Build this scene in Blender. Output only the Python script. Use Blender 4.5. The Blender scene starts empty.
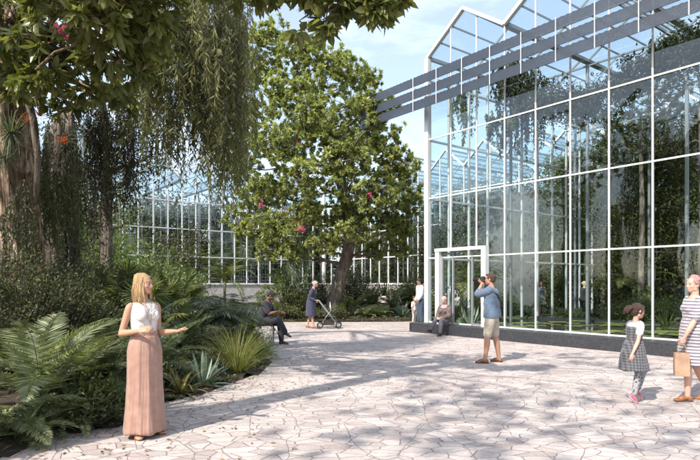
import bpy, math, random
import numpy as np
from mathutils import Vector, Matrix
random.seed(7); RNG = np.random.RandomState(11)
F, H0, CY = 560.0, 1.55, 284.0
sc = bpy.context.scene
COL = sc.collection
def P(px, py, Y): return np.array([(px-350)/F*Y, Y, H0+(CY-py)/F*Y])
UN = np.array([.7927, .6096, 0.]); UM = np.array([-.6096, .7927, 0.]); UZ = np.array([0, 0, 1.])
def NM(n, m, z=0.): return UN*n+UM*m+UZ*z
def nrm(v):
    v = np.asarray(v, float); return v/np.maximum(np.linalg.norm(v, axis=-1, keepdims=True), 1e-9)
# ------------------------------------------------------------------ mesh builder
class MB:
    def __init__(s): s.V = []; s.L = []; s.T = []; s.M = []; s.R = []; s.S = []; s.n = 0
    def add(s, V, Fc, mat=0, rnd=None, smooth=False):
        V = np.asarray(V, float).reshape(-1, 3)
        if isinstance(Fc, np.ndarray):
            k = Fc.shape[1]; nf = len(Fc); s.L.append((Fc+s.n).ravel()); s.T.append(np.full(nf, k))
        else:
            nf = len(Fc); s.L.append(np.array([i for f in Fc for i in f], int)+s.n); s.T.append(np.array([len(f) for f in Fc]))
        s.M.append(np.full(nf, mat)); s.R.append(np.full(nf, .5) if rnd is None else np.broadcast_to(rnd, (nf,)))
        s.S.append(np.full(nf, smooth)); s.V.append(V); s.n += len(V)
    def merge(s, o, mat=None):
        for V, L, T, M, R, S in zip(o.V, o.L, o.T, o.M, o.R, o.S):
            pass
    def mesh(s, name, mats):
        me = bpy.data.meshes.new(name)
        V = np.concatenate(s.V); L = np.concatenate(s.L).astype(np.int32); T = np.concatenate(s.T)
        me.vertices.add(len(V)); me.vertices.foreach_set('co', V.astype(np.float32).ravel())
        me.loops.add(len(L)); me.loops.foreach_set('vertex_index', L)
        me.polygons.add(len(T)); st = np.concatenate([[0], np.cumsum(T)[:-1]]).astype(np.int32)
        me.polygons.foreach_set('loop_start', st)
        me.polygons.foreach_set('material_index', np.concatenate(s.M).astype(np.int32))
        me.polygons.foreach_set('use_smooth', np.concatenate(s.S).astype(bool))
        a = me.attributes.new('rnd', 'FLOAT', 'FACE'); a.data.foreach_set('value', np.concatenate(s.R).astype(np.float32))
        for m in (mats if isinstance(mats, (list, tuple)) else [mats]): me.materials.append(m)
        me.update(calc_edges=True)
        return me
    def build(s, name, mats, parent=None, loc=None):
        o = bpy.data.objects.new(name, s.mesh(name, mats)); COL.objects.link(o)
        if loc is not None: o.location = loc
        if parent is not None: o.parent = parent
        return o
    def beam(s, A, B, w, d, up=(0, 0, 1), mat=0):
        A = np.asarray(A, float); B = np.asarray(B, float); t = nrm(B-A); u = np.asarray(up, float)
        if abs(np.dot(t, nrm(u))) > .99: u = UN if abs(t[2]) > .9 else UZ
        x = nrm(np.cross(t, u)); y = np.cross(x, t); x = x*w/2; y = y*d/2
        V = [A-x-y, A+x-y, A+x+y, A-x+y, B-x-y, B+x-y, B+x+y, B-x+y]
        s.add(V, [(3, 2, 1, 0), (4, 5, 6, 7), (0, 1, 5, 4), (1, 2, 6, 5), (2, 3, 7, 6), (3, 0, 4, 7)], mat)
    def prism(s, poly, z0, z1, mat=0):   # poly: list of xy ccw
        n = len(poly); V = [(p[0], p[1], z0) for p in poly]+[(p[0], p[1], z1) for p in poly]
        s.add(V, [tuple(range(n))[::-1], tuple(range(n, 2*n))]+[(i, (i+1) % n, n+(i+1) % n, n+i) for i in range(n)], mat)
    def tube(s, pts, rad, sides=8, mat=0, fn=None, smooth=True, cap=True, rnd=None):
        pts = np.asarray(pts, float); n = len(pts); rad = np.broadcast_to(rad, (n,)).astype(float)
        T = nrm(np.gradient(pts, axis=0)); u = np.array([1., 0, 0]) if abs(T[0][0]) < .9 else np.array([0, 1., 0])
        x = nrm(u-np.dot(u, T[0])*T[0]); V = []
        th = np.linspace(0, 2*math.pi, sides, endpoint=False)
        for i in range(n):
            x = nrm(x-np.dot(x, T[i])*T[i]); y = np.cross(T[i], x)
            r = rad[i]*(fn(i/(n-1), th) if fn else np.ones(sides))
            V.append(pts[i]+np.outer(np.cos(th)*r, x)+np.outer(np.sin(th)*r, y))
        V = np.concatenate(V); i, j = np.meshgrid(np.arange(n-1), np.arange(sides), indexing='ij')
        i = i.ravel(); j = j.ravel(); k = (j+1) % sides
        Fq = np.stack([i*sides+j, i*sides+k, (i+1)*sides+k, (i+1)*sides+j], 1)
        base = s.n; s.add(V, Fq, mat, rnd, smooth)
        if cap:
            s.n = s.n
            s.L.append(np.concatenate([np.arange(sides)[::-1]+base, np.arange(sides)+base+(n-1)*sides])); s.T.append(np.array([sides, sides]))
            s.M.append(np.full(2, mat)); s.R.append(np.full(2, .5)); s.S.append(np.full(2, False))
            # keep V lists aligned
            s.V.append(np.zeros((0, 3)))
    def sticks(s, A, B, r0, r1, mat=0):
        A = np.asarray(A); B = np.asarray(B); n = len(A); t = nrm(B-A)
        h = np.where(np.abs(t[:, 2:3]) > .9, [[1., 0, 0]], [[0, 0, 1.]]); x = nrm(np.cross(t, h)); y = np.cross(t, x)
        V = np.zeros((n, 6, 3)); r0 = np.broadcast_to(r0, (n,))[:, None]; r1 = np.broadcast_to(r1, (n,))[:, None]
        for k in range(3):
            c, q = math.cos(k*2.0944), math.sin(k*2.0944)
            V[:, k] = A+(x*c+y*q)*r0; V[:, 3+k] = B+(x*c+y*q)*r1
        b = np.arange(n)[:, None]*6
        Fq = np.concatenate([b+np.array([k, (k+1) % 3, 3+(k+1) % 3, 3+k]) for k in range(3)])
        s.add(V.reshape(-1, 3), Fq, mat, None, True)
    def leaves(s, C, D, N, L, W, fine=False, mat=0, rnd=None, fold=.12, bend=.1):
        C = np.asarray(C, float); n = len(C); D = nrm(D); N = np.asarray(N, float)
        N = nrm(N-(N*D).sum(1, keepdims=True)*D); X = np.cross(D, N)
        L = np.broadcast_to(L, (n,))[:, None, None]; W = np.broadcast_to(W, (n,))[:, None, None]
        if fine:
            t = np.array([[0, 0, 0], [.3, 0, -.0], [.7, 0, -.3*bend], [1, 0, -bend], [.28, -.46, fold], [.68, -.4, fold-.3*bend], [.28, .46, fold], [.68, .4, fold-.3*bend]])
            fq = [[1, 2, 5, 4], [1, 6, 7, 2]]; ft = [[0, 1, 4], [2, 3, 5], [0, 6, 1], [2, 7, 3]]
        else:
            t = np.array([[0, 0, 0], [.42, -.5, fold], [1, 0, -bend], [.42, .5, fold]]); fq = []; ft = [[0, 2, 1], [0, 3, 2]]
        V = C[:, None]+D[:, None]*(t[:, 0][None, :, None]*L)+X[:, None]*(t[:, 1][None, :, None]*W)+N[:, None]*(t[:, 2][None, :, None]*W)
        k = len(t); b = np.arange(n)[:, None]*k
        rnd = RNG.rand(n) if rnd is None else rnd
        V = V.reshape(-1, 3); first = True
        base = s.n
        for group in (fq, ft):
            if not group: continue
            Fa = np.concatenate([b+np.array(f) for f in group]); rr = np.tile(rnd, len(group))
            if first: s.add(V, Fa, mat, rr, fine); first = False
            else:
                s.L.append((Fa+base).ravel()); s.T.append(np.full(len(Fa), Fa.shape[1])); s.M.append(np.full(len(Fa), mat)); s.R.append(rr); s.S.append(np.full(len(Fa), fine)); s.V.append(np.zeros((0, 3)))
def setp(o, label=None, cat=None, group=None, kind=None):
    if label: o['label'] = label
    if cat: o['category'] = cat
    if group: o['group'] = group
    if kind: o['kind'] = kind
    return o
def thing(name, label, cat, loc=(0, 0, 0), group=None):
    o = bpy.data.objects.new(name, None); COL.objects.link(o); o.location = loc; o.empty_display_size = .1
    return setp(o, label, cat, group)
def localise(o):       # child meshes built in world space under a located empty
    for c in o.children:
        c.matrix_parent_inverse = Matrix.Translation(-Vector(o.location))
def copytree(o, loc, rz=0, s=1., label=None, parent=None):
    c = o.copy(); COL.objects.link(c)
    if parent is None:
        c.location = loc; c.rotation_euler = (0, 0, rz); c.scale = (s, s, s)
        if label: c['label'] = label
    else: c.parent = parent
    for ch in list(o.children): copytree(ch, None, parent=c)
    return c
# ------------------------------------------------------------------ materials
def newmat(name):
    m = bpy.data.materials.new(name); m.use_nodes = True; nt = m.node_tree; nt.nodes.clear()
    return m, nt, nt.nodes.new
def lk(nt, a, b): nt.links.new(a, b)
def ramp(nt, fac, stops):
    r = nt.nodes.new('ShaderNodeValToRGB'); e = r.color_ramp.elements
    while len(e) < len(stops): e.new(.5)
    for i, (p, c) in enumerate(stops): e[i].position = p; e[i].color = (*c, 1) if len(c) == 3 else c
    lk(nt, fac, r.inputs[0]); return r.outputs[0]
def mat_leaf(name, c1, c2, tr=.3, rough=.45, c3=None, spec=.4):
    m, nt, N = newmat(name)
    at = N('ShaderNodeAttribute'); at.attribute_name = 'rnd'
    st = [(0, c1), (.72, c2)] + ([(.94, c3), (.975, tuple(.5*a+.5*b for a, b in zip(c3, (.22, .15, .07)))), (1, (.17, .11, .05))] if c3 else [])
    c = ramp(nt, at.outputs['Fac'], st)
    b = N('ShaderNodeBsdfPrincipled'); b.inputs['Roughness'].default_value = rough; b.inputs['Specular IOR Level'].default_value = spec
    t = N('ShaderNodeBsdfTranslucent'); mx = N('ShaderNodeMixShader'); mx.inputs[0].default_value = tr
    br = N('ShaderNodeMix'); br.data_type = 'RGBA'; br.blend_type = 'MULTIPLY'; br.inputs[0].default_value = 1
    br.inputs[7].default_value = (1.25, 1.35, .55, 1)
    lk(nt, c, b.inputs['Base Color']); lk(nt, c, br.inputs[6]); lk(nt, br.outputs[2], t.inputs[0])
    lk(nt, b.outputs[0], mx.inputs[1]); lk(nt, t.outputs[0], mx.inputs[2])
    o = N('ShaderNodeOutputMaterial'); lk(nt, mx.outputs[0], o.inputs[0]); return m
def mat_plain(name, col, rough=.6, metal=0., noise=.12, scale=12., bump=0., spec=.5, stretch=None, c2=None, coords='Object'):
    m, nt, N = newmat(name)
    tc = N('ShaderNodeTexCoord'); mp = N('ShaderNodeMapping'); lk(nt, tc.outputs[coords], mp.inputs[0])
    if stretch: mp.inputs['Scale'].default_value = stretch
    n = N('ShaderNodeTexNoise'); n.inputs['Scale'].default_value = scale; n.inputs['Detail'].default_value = 6; lk(nt, mp.outputs[0], n.inputs[0])
    c = np.array(col); lo = tuple(c*(1-noise*2)); hi = tuple(np.minimum(c*(1+noise*2), 1)) if c2 is None else c2
    cc = ramp(nt, n.outputs[0], [(.3, lo), (.7, hi)])
    b = N('ShaderNodeBsdfPrincipled'); b.inputs['Roughness'].default_value = rough; b.inputs['Metallic'].default_value = metal; b.inputs['Specular IOR Level'].default_value = spec
    lk(nt, cc, b.inputs['Base Color'])
    if bump:
        bp = N('ShaderNodeBump'); bp.inputs['Strength'].default_value = bump; bp.inputs['Distance'].default_value = .02; lk(nt, n.outputs[0], bp.inputs['Height']); lk(nt, bp.outputs[0], b.inputs['Normal'])
    o = N('ShaderNodeOutputMaterial'); lk(nt, b.outputs[0], o.inputs[0]); return m
def mat_bark(name, c1, c2, c3, sc_=3., vert=.18, moss=None):
    m, nt, N = newmat(name); tc = N('ShaderNodeTexCoord'); mp = N('ShaderNodeMapping'); mp.inputs['Scale'].default_value = (1, 1, vert)
    lk(nt, tc.outputs['Object'], mp.inputs[0])
    n = N('ShaderNodeTexNoise'); n.inputs['Scale'].default_value = sc_*4; n.inputs['Detail'].default_value = 8; n.inputs['Distortion'].default_value = .6; lk(nt, mp.outputs[0], n.inputs[0])
    n2 = N('ShaderNodeTexNoise'); n2.inputs['Scale'].default_value = sc_*.6; n2.inputs['Detail'].default_value = 3; lk(nt, tc.outputs['Object'], n2.inputs[0])
    ca = ramp(nt, n.outputs[0], [(.35, c1), (.62, c2)]); f = ramp(nt, n2.outputs[0], [(.5, (0, 0, 0)), (.6, (1, 1, 1))])
    mx = N('ShaderNodeMix'); mx.data_type = 'RGBA'; lk(nt, f, mx.inputs[0]); lk(nt, ca, mx.inputs[6])
    cb = ramp(nt, n.outputs[0], [(.35, tuple(np.array(c1)*1.2)), (.6, c3)]); lk(nt, cb, mx.inputs[7])
    b = N('ShaderNodeBsdfPrincipled'); b.inputs['Roughness'].default_value = .9; b.inputs['Specular IOR Level'].default_value = .15
    lk(nt, mx.outputs[2], b.inputs['Base Color'])
    bp = N('ShaderNodeBump'); bp.inputs['Strength'].default_value = 1.; bp.inputs['Distance'].default_value = .09; lk(nt, n.outputs[0], bp.inputs['Height']); lk(nt, bp.outputs[0], b.inputs['Normal'])
    o = N('ShaderNodeOutputMaterial'); lk(nt, b.outputs[0], o.inputs[0]); return m
def mat_glass(name, tint, base, k):
    m, nt, N = newmat(name); t = N('ShaderNodeBsdfTransparent'); t.inputs[0].default_value = (*tint, 1)
    g = N('ShaderNodeBsdfGlossy'); g.inputs['Roughness'].default_value = .015; g.inputs[0].default_value = (.95, .98, 1, 1)
    fr = N('ShaderNodeFresnel'); fr.inputs[0].default_value = 1.5
    ge = N('ShaderNodeNewGeometry'); io = N('ShaderNodeMath'); io.operation = 'MULTIPLY_ADD'; io.inputs[1].default_value = 1/1.5-1.5; io.inputs[2].default_value = 1.5; lk(nt, ge.outputs['Backfacing'], io.inputs[0]); lk(nt, io.outputs[0], fr.inputs[0])
    ma = N('ShaderNodeMath'); ma.operation = 'MULTIPLY_ADD'; ma.inputs[1].default_value = k; ma.inputs[2].default_value = base; ma.use_clamp = True
    # slight float-glass waviness
    tc = N('ShaderNodeTexCoord'); n = N('ShaderNodeTexNoise'); n.inputs['Scale'].default_value = 1.1; lk(nt, tc.outputs['Object'], n.inputs[0])
    bp = N('ShaderNodeBump'); bp.inputs['Strength'].default_value = .05; bp.inputs['Distance'].default_value = .05; lk(nt, n.outputs[0], bp.inputs['Height']); lk(nt, bp.outputs[0], g.inputs['Normal'])
    mx = N('ShaderNodeMixShader'); lk(nt, fr.outputs[0], ma.inputs[0]); lk(nt, ma.outputs[0], mx.inputs[0]); lk(nt, t.outputs[0], mx.inputs[1]); lk(nt, g.outputs[0], mx.inputs[2])
    o = N('ShaderNodeOutputMaterial'); lk(nt, mx.outputs[0], o.inputs[0]); return m
def mat_paving():
    m, nt, N = newmat('crazy_paving'); g = N('ShaderNodeNewGeometry')
    n0 = N('ShaderNodeTexNoise'); n0.inputs['Scale'].default_value = 2.2; n0.inputs['Detail'].default_value = 2; lk(nt, g.outputs['Position'], n0.inputs[0])
    ad = N('ShaderNodeMixRGB'); ad.blend_type = 'LINEAR_LIGHT'; ad.inputs[0].default_value = .07; lk(nt, g.outputs['Position'], ad.inputs[1]); lk(nt, n0.outputs[1], ad.inputs[2])
    mp = N('ShaderNodeMapping'); mp.inputs['Rotation'].default_value = (0, 0, .5); mp.inputs['Scale'].default_value = (.85, 1.35, 1); lk(nt, ad.outputs[0], mp.inputs[0])
    ve = N('ShaderNodeTexVoronoi'); ve.voronoi_dimensions = '2D'; ve.feature = 'DISTANCE_TO_EDGE'; ve.inputs['Scale'].default_value = 5.3
    vc = N('ShaderNodeTexVoronoi'); vc.voronoi_dimensions = '2D'; vc.feature = 'F1'; vc.inputs['Scale'].default_value = 5.3
    for v in (ve, vc): v.inputs['Randomness'].default_value = 1; lk(nt, mp.outputs[0], v.inputs[0])
    nj = N('ShaderNodeTexNoise'); nj.inputs['Scale'].default_value = 9; lk(nt, g.outputs['Position'], nj.inputs[0])
    j = N('ShaderNodeMath'); j.operation = 'MULTIPLY_ADD'; j.inputs[1].default_value = .035; j.inputs[2].default_value = 0; lk(nt, nj.outputs[0], j.inputs[0])
    m2 = N('ShaderNodeMapping'); m2.inputs['Rotation'].default_value = (0, 0, -.8); m2.inputs['Location'].default_value = (3.3, 1.7, 0); m2.inputs['Scale'].default_value = (1.5, .75, 1); lk(nt, ad.outputs[0], m2.inputs[0])
    v2 = N('ShaderNodeTexVoronoi'); v2.voronoi_dimensions = '2D'; v2.feature = 'DISTANCE_TO_EDGE'; v2.inputs['Scale'].default_value = 1.25; lk(nt, m2.outputs[0], v2.inputs[0])
    s3 = N('ShaderNodeMath'); s3.operation = 'MULTIPLY'; s3.inputs[1].default_value = 4.2; lk(nt, v2.outputs['Distance'], s3.inputs[0])
    mi = N('ShaderNodeMath'); mi.operation = 'MINIMUM'; lk(nt, ve.outputs['Distance'], mi.inputs[0]); lk(nt, s3.outputs[0], mi.inputs[1])
    vd = N('ShaderNodeTexVoronoi'); vd.voronoi_dimensions = '2D'; vd.feature = 'F1'; vd.inputs['Scale'].default_value = 1.25; lk(nt, m2.outputs[0], vd.inputs[0])
    sb = N('ShaderNodeMath'); sb.operation = 'SUBTRACT'; lk(nt, mi.outputs[0], sb.inputs[0]); lk(nt, j.outputs[0], sb.inputs[1])
    joint = ramp(nt, sb.outputs[0], [(.0, (0, 0, 0)), (.022, (1, 1, 1))])
    sp = N('ShaderNodeSeparateColor'); lk(nt, vc.outputs['Color'], sp.inputs[0])
    stone = ramp(nt, sp.outputs[0], [(0, (.42, .365, .335)), (.35, (.51, .455, .42)), (.65, (.545, .49, .45)), (1, (.61, .56, .515))])
    n1 = N('ShaderNodeTexNoise'); n1.inputs['Scale'].default_value = 24; n1.inputs['Detail'].default_value = 8; n1.inputs['Roughness'].default_value = .65; lk(nt, g.outputs['Position'], n1.inputs[0])
    sh = ramp(nt, n1.outputs[0], [(.3, (.78, .76, .76)), (.7, (1.1, 1.1, 1.1))])
    mu = N('ShaderNodeMix'); mu.data_type = 'RGBA'; mu.blend_type = 'MULTIPLY'; mu.inputs[0].default_value = 1; lk(nt, stone, mu.inputs[6]); lk(nt, sh, mu.inputs[7])
    n2 = N('ShaderNodeTexNoise'); n2.inputs['Scale'].default_value = .8; n2.inputs['Detail'].default_value = 5; lk(nt, g.outputs['Position'], n2.inputs[0])
    s2 = ramp(nt, n2.outputs[0], [(.3, (.86, .84, .85)), (.7, (1.05, 1.05, 1.05))])
    mu2 = N('ShaderNodeMix'); mu2.data_type = 'RGBA'; mu2.blend_type = 'MULTIPLY'; mu2.inputs[0].default_value = 1; lk(nt, mu.outputs[2], mu2.inputs[6]); lk(nt, s2, mu2.inputs[7])
    fx = N('ShaderNodeMix'); fx.data_type = 'RGBA'; fx.inputs[6].default_value = (.25, .2, .19, 1); lk(nt, joint, fx.inputs[0]); lk(nt, mu2.outputs[2], fx.inputs[7])
    b = N('ShaderNodeBsdfPrincipled'); b.inputs['Roughness'].default_value = .75; b.inputs['Specular IOR Level'].default_value = .3; lk(nt, fx.outputs[2], b.inputs['Base Color'])
    tl = N('ShaderNodeMath'); tl.operation = 'MULTIPLY_ADD'; tl.inputs[1].default_value = .25; lk(nt, n1.outputs[0], tl.inputs[0]); lk(nt, joint, tl.inputs[2])
    t3 = N('ShaderNodeMath'); t3.operation = 'MULTIPLY_ADD'; t3.inputs[1].default_value = .5; lk(nt, sp.outputs[1], t3.inputs[0]); lk(nt, tl.outputs[0], t3.inputs[2])
    bp = N('ShaderNodeBump'); bp.inputs['Strength'].default_value = .55; bp.inputs['Distance'].default_value = .012; lk(nt, t3.outputs[0], bp.inputs['Height']); lk(nt, bp.outputs[0], b.inputs['Normal'])
    o = N('ShaderNodeOutputMaterial'); lk(nt, b.outputs[0], o.inputs[0]); return m
M = {}
M['paving'] = mat_paving()
M['soil'] = mat_plain('soil', (.045, .032, .022), .95, 0, .3, 9, .6, coords='Object')
M['earth'] = mat_plain('grassy_earth', (.06, .07, .03), .95, 0, .3, .6, .3)
M['white'] = mat_plain('white_painted_aluminium', (.66, .665, .66), .35, 0, .02, 3)
M['wgrey'] = mat_plain('grey_painted_steel', (.24, .25, .26), .4, 0, .03, 3)
M['louvre'] = mat_plain('grey_perforated_louvre', (.045, .053, .068), .6, .0, .2, 40, 0)
M['glass'] = mat_glass('clear_glazing', (.86, .92, .91), .03, 1.2)
M['rglass'] = mat_glass('roof_glazing', (.9, .95, .96), .02, .8)
M['darkkerb'] = mat_plain('dark_basalt_kerb', (.035, .037, .042), .45, 0, .2, 20, .1)
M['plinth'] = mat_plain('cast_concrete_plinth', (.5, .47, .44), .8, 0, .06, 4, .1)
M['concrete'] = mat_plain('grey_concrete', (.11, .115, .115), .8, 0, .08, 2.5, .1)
M['rock'] = mat_plain('weathered_rock', (.32, .29, .26), .9, 0, .25, 9, .8)
M['stone'] = mat_plain('rough_stone_block', (.34, .32, .30), .9, 0, .45, 22, 1.)
def mat_perf():
    m, nt, N = newmat('perforated_slate_louvre'); tc = N('ShaderNodeTexCoord'); v = N('ShaderNodeTexVoronoi'); v.inputs['Scale'].default_value = 70; v.inputs['Randomness'].default_value = .4; lk(nt, tc.outputs['Object'], v.inputs[0])
    f = ramp(nt, v.outputs[0], [(.27, (1, 1, 1)), (.37, (0, 0, 0))])
    b = N('ShaderNodeBsdfPrincipled'); b.inputs['Base Color'].default_value = (.03, .041, .06, 1); b.inputs['Roughness'].default_value = .55
    t = N('ShaderNodeBsdfTransparent'); mx = N('ShaderNodeMixShader'); lk(nt, f, mx.inputs[0]); lk(nt, b.outputs[0], mx.inputs[1]); lk(nt, t.outputs[0], mx.inputs[2])
    o = N('ShaderNodeOutputMaterial'); lk(nt, mx.outputs[0], o.inputs[0]); return m
M['louvre'] = mat_perf()
M['big'] = mat_leaf('broad_glossy_leaf', (.07, .088, .028), (.20, .215, .075), .4, .33, (.38, .36, .15), .5)
M['olive'] = mat_leaf('olive_hanging_leaf', (.09, .10, .042), (.25, .25, .115), .4, .5, (.25, .25, .14))
M['yellow'] = mat_leaf('yellow_green_leaf', (.13, .155, .045), (.35, .38, .14), .42, .45, (.57, .57, .3))
M['dark'] = mat_leaf('dark_shrub_leaf', (.03, .038, .016), (.08, .09, .034), .25, .5, (.17, .17, .06))
M['mid'] = mat_leaf('mid_green_leaf', (.05, .07, .02), (.13, .155, .045), .32, .5, (.27, .27, .09))
M['light'] = mat_leaf('light_green_leaf', (.08, .12, .035), (.17, .22, .07), .35, .5, (.3, .32, .13))
M['fern'] = mat_leaf('fern_frond', (.09, .115, .055), (.22, .25, .13), .35, .5, (.38, .41, .24))
M['cycad'] = mat_leaf('cycad_frond', (.035, .055, .028), (.09, .12, .06), .25, .4, (.18, .21, .11), .5)
M['grey'] = mat_leaf('grey_green_leaf', (.065, .085, .05), (.16, .185, .12), .25, .5, (.27, .3, .2))
M['agave'] = mat_leaf('agave_blade', (.07, .12, .085), (.15, .22, .16), .12, .4, (.25, .32, .22))
M['grass'] = mat_leaf('ornamental_grass', (.09, .11, .03), (.26, .27, .08), .35, .55, (.45, .42, .18))
M['grassg'] = mat_leaf('green_grass', (.06, .10, .025), (.15, .2, .06), .35, .55, (.28, .3, .1))
M['brown'] = mat_leaf('bronze_strap_leaf', (.07, .075, .025), (.16, .14, .05), .25, .4, (.25, .16, .07))
M['moss'] = mat_leaf('hanging_moss', (.06, .07, .055), (.14, .15, .12), .3, .8, (.22, .22, .18), .1)
M['pmoss'] = mat_leaf('pale_hanging_fern', (.12, .17, .12), (.24, .3, .2), .35, .7, (.35, .4, .27), .1)
M['dmoss'] = mat_leaf('dark_hanging_vine', (.03, .035, .022), (.065, .07, .045), .2, .8, (.12, .12, .08), .1)
M['red'] = mat_leaf('red_bromeliad_bract', (.35, .03, .015), (.6, .12, .03), .3, .5, (.65, .25, .05))
M['pink'] = mat_leaf('pink_orchid_petal', (.5, .05, .18), (.7, .12, .3), .35, .5, (.8, .3, .45))
M['pad'] = mat_leaf('lily_pad', (.2, .24, .05), (.36, .40, .1), .1, .4, (.5, .5, .15))
M['bark'] = mat_bark('rough_brown_bark', (.05, .04, .032), (.17, .14, .115), (.26, .22, .18))
M['paleb'] = mat_bark('pale_fluted_bark', (.06, .042, .03), (.25, .175, .12), (.5, .39, .29), 4.2, .2)
M['trunkm'] = mat_bark('grey_tree_bark', (.09, .075, .06), (.22, .185, .15), (.32, .28, .23))
M['twig'] = mat_plain('twig_bark', (.085, .065, .05), .9, 0, .2, 8)
M['stem'] = mat_plain('green_stem', (.10, .12, .05), .7, 0, .2, 8)
# ------------------------------------------------------------------ people
SPH = None
def sphere_np(nu=14, nv=9):
    V = [(0, 0, 1)]; Fc = []
    for i in range(1, nv):
        a = math.pi*i/nv
        for j in range(nu):
            b = 2*math.pi*j/nu; V.append((math.sin(a)*math.cos(b), math.sin(a)*math.sin(b), math.cos(a)))
    V.append((0, 0, -1)); n = len(V)
    for j in range(nu): Fc.append((0, 1+j, 1+(j+1) % nu)); Fc.append((n-1, n-1-nu+(j+1) % nu, n-1-nu+j))
    for i in range(nv-2):
        for j in range(nu): a = 1+i*nu+j; b = 1+i*nu+(j+1) % nu; Fc.append((a, a+nu, b+nu, b))
    return np.array(V), Fc
SPH = sphere_np()
class Vol:
    def __init__(s): s.b = MB()
    def ell(s, c, r, R=None):
        V = SPH[0]*np.asarray(r); R = np.eye(3) if R is None else np.asarray(R)
        s.b.add(V@R+np.asarray(c), SPH[1]); return s
    def limb(s, pts, rad, k=6, flat=None):
        pts = [np.asarray(p, float) for p in pts]; n = len(pts)
        t = np.arange(n); tt = np.linspace(0, n-1, (n-1)*k+1)
        Q = np.stack([np.interp(tt, t, [p[i] for p in pts]) for i in range(3)], 1); r = np.interp(tt, t, rad)
        for _ in range(2): Q[1:-1] = (Q[:-2]+2*Q[1:-1]+Q[2:])/4; r[1:-1] = (r[:-2]+2*r[1:-1]+r[2:])/4
        s.b.tube(Q, r, 12); s.ell(Q[0], (r[0]*.98,)*3); s.ell(Q[-1], (r[-1]*.98,)*3); return s
    def loft(s, rings, sides=22):
        V = []; th = np.linspace(0, 2*math.pi, sides, endpoint=False)
        for c, a, b in rings: V.append(np.asarray(c)+np.outer(np.cos(th), a)+np.outer(np.sin(th), b))
        n = len(rings); V = np.concatenate(V)
        Fc = [(i*sides+j, i*sides+(j+1) % sides, (i+1)*sides+(j+1) % sides, (i+1)*sides+j) for i in range(n-1) for j in range(sides)]
        Fc += [tuple(range(sides))[::-1], tuple(range((n-1)*sides, n*sides))]
        s.b.add(V, Fc); return s
    def make(s, name, mat, parent, voxel=.008, smooth=4, attr=None):
        me = s.b.mesh('tmp', mat); ob = bpy.data.objects.new('tmp', me); COL.objects.link(ob)
        md = ob.modifiers.new('r', 'REMESH'); md.mode = 'VOXEL'; md.voxel_size = voxel; md.use_smooth_shade = True
        if smooth: sm = ob.modifiers.new('s', 'SMOOTH'); sm.factor = .5; sm.iterations = smooth
        dg = bpy.context.evaluated_depsgraph_get(); m2 = bpy.data.meshes.new_from_object(ob.evaluated_get(dg)); m2.name = name
        bpy.data.objects.remove(ob); bpy.data.meshes.remove(me)
        m2.materials.clear(); m2.materials.append(mat)
        for p in m2.polygons: p.use_smooth = True
        if attr: attr(m2)
        o = bpy.data.objects.new(name, m2); COL.objects.link(o); o.parent = parent
        return o
def mat_skin(name, col):
    m, nt, N = newmat(name); a = N('ShaderNodeAttribute'); a.attribute_name = 'tint'
    b = N('ShaderNodeBsdfPrincipled'); b.inputs['Roughness'].default_value = .5; b.inputs['Specular IOR Level'].default_value = .35
    b.inputs['Subsurface Weight'].default_value = .12; b.inputs['Subsurface Radius'].default_value = (.012, .005, .003); b.inputs['Subsurface Scale'].default_value = 1
    mx = N('ShaderNodeMix'); mx.data_type = 'RGBA'; mx.blend_type = 'MULTIPLY'; mx.inputs[0].default_value = 1; mx.inputs[6].default_value = (*col, 1)
    lk(nt, a.outputs['Color'], mx.inputs[7]); lk(nt, mx.outputs[2], b.inputs['Base Color'])
    o = N('ShaderNodeOutputMaterial'); lk(nt, b.outputs[0], o.inputs[0]); return m
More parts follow.
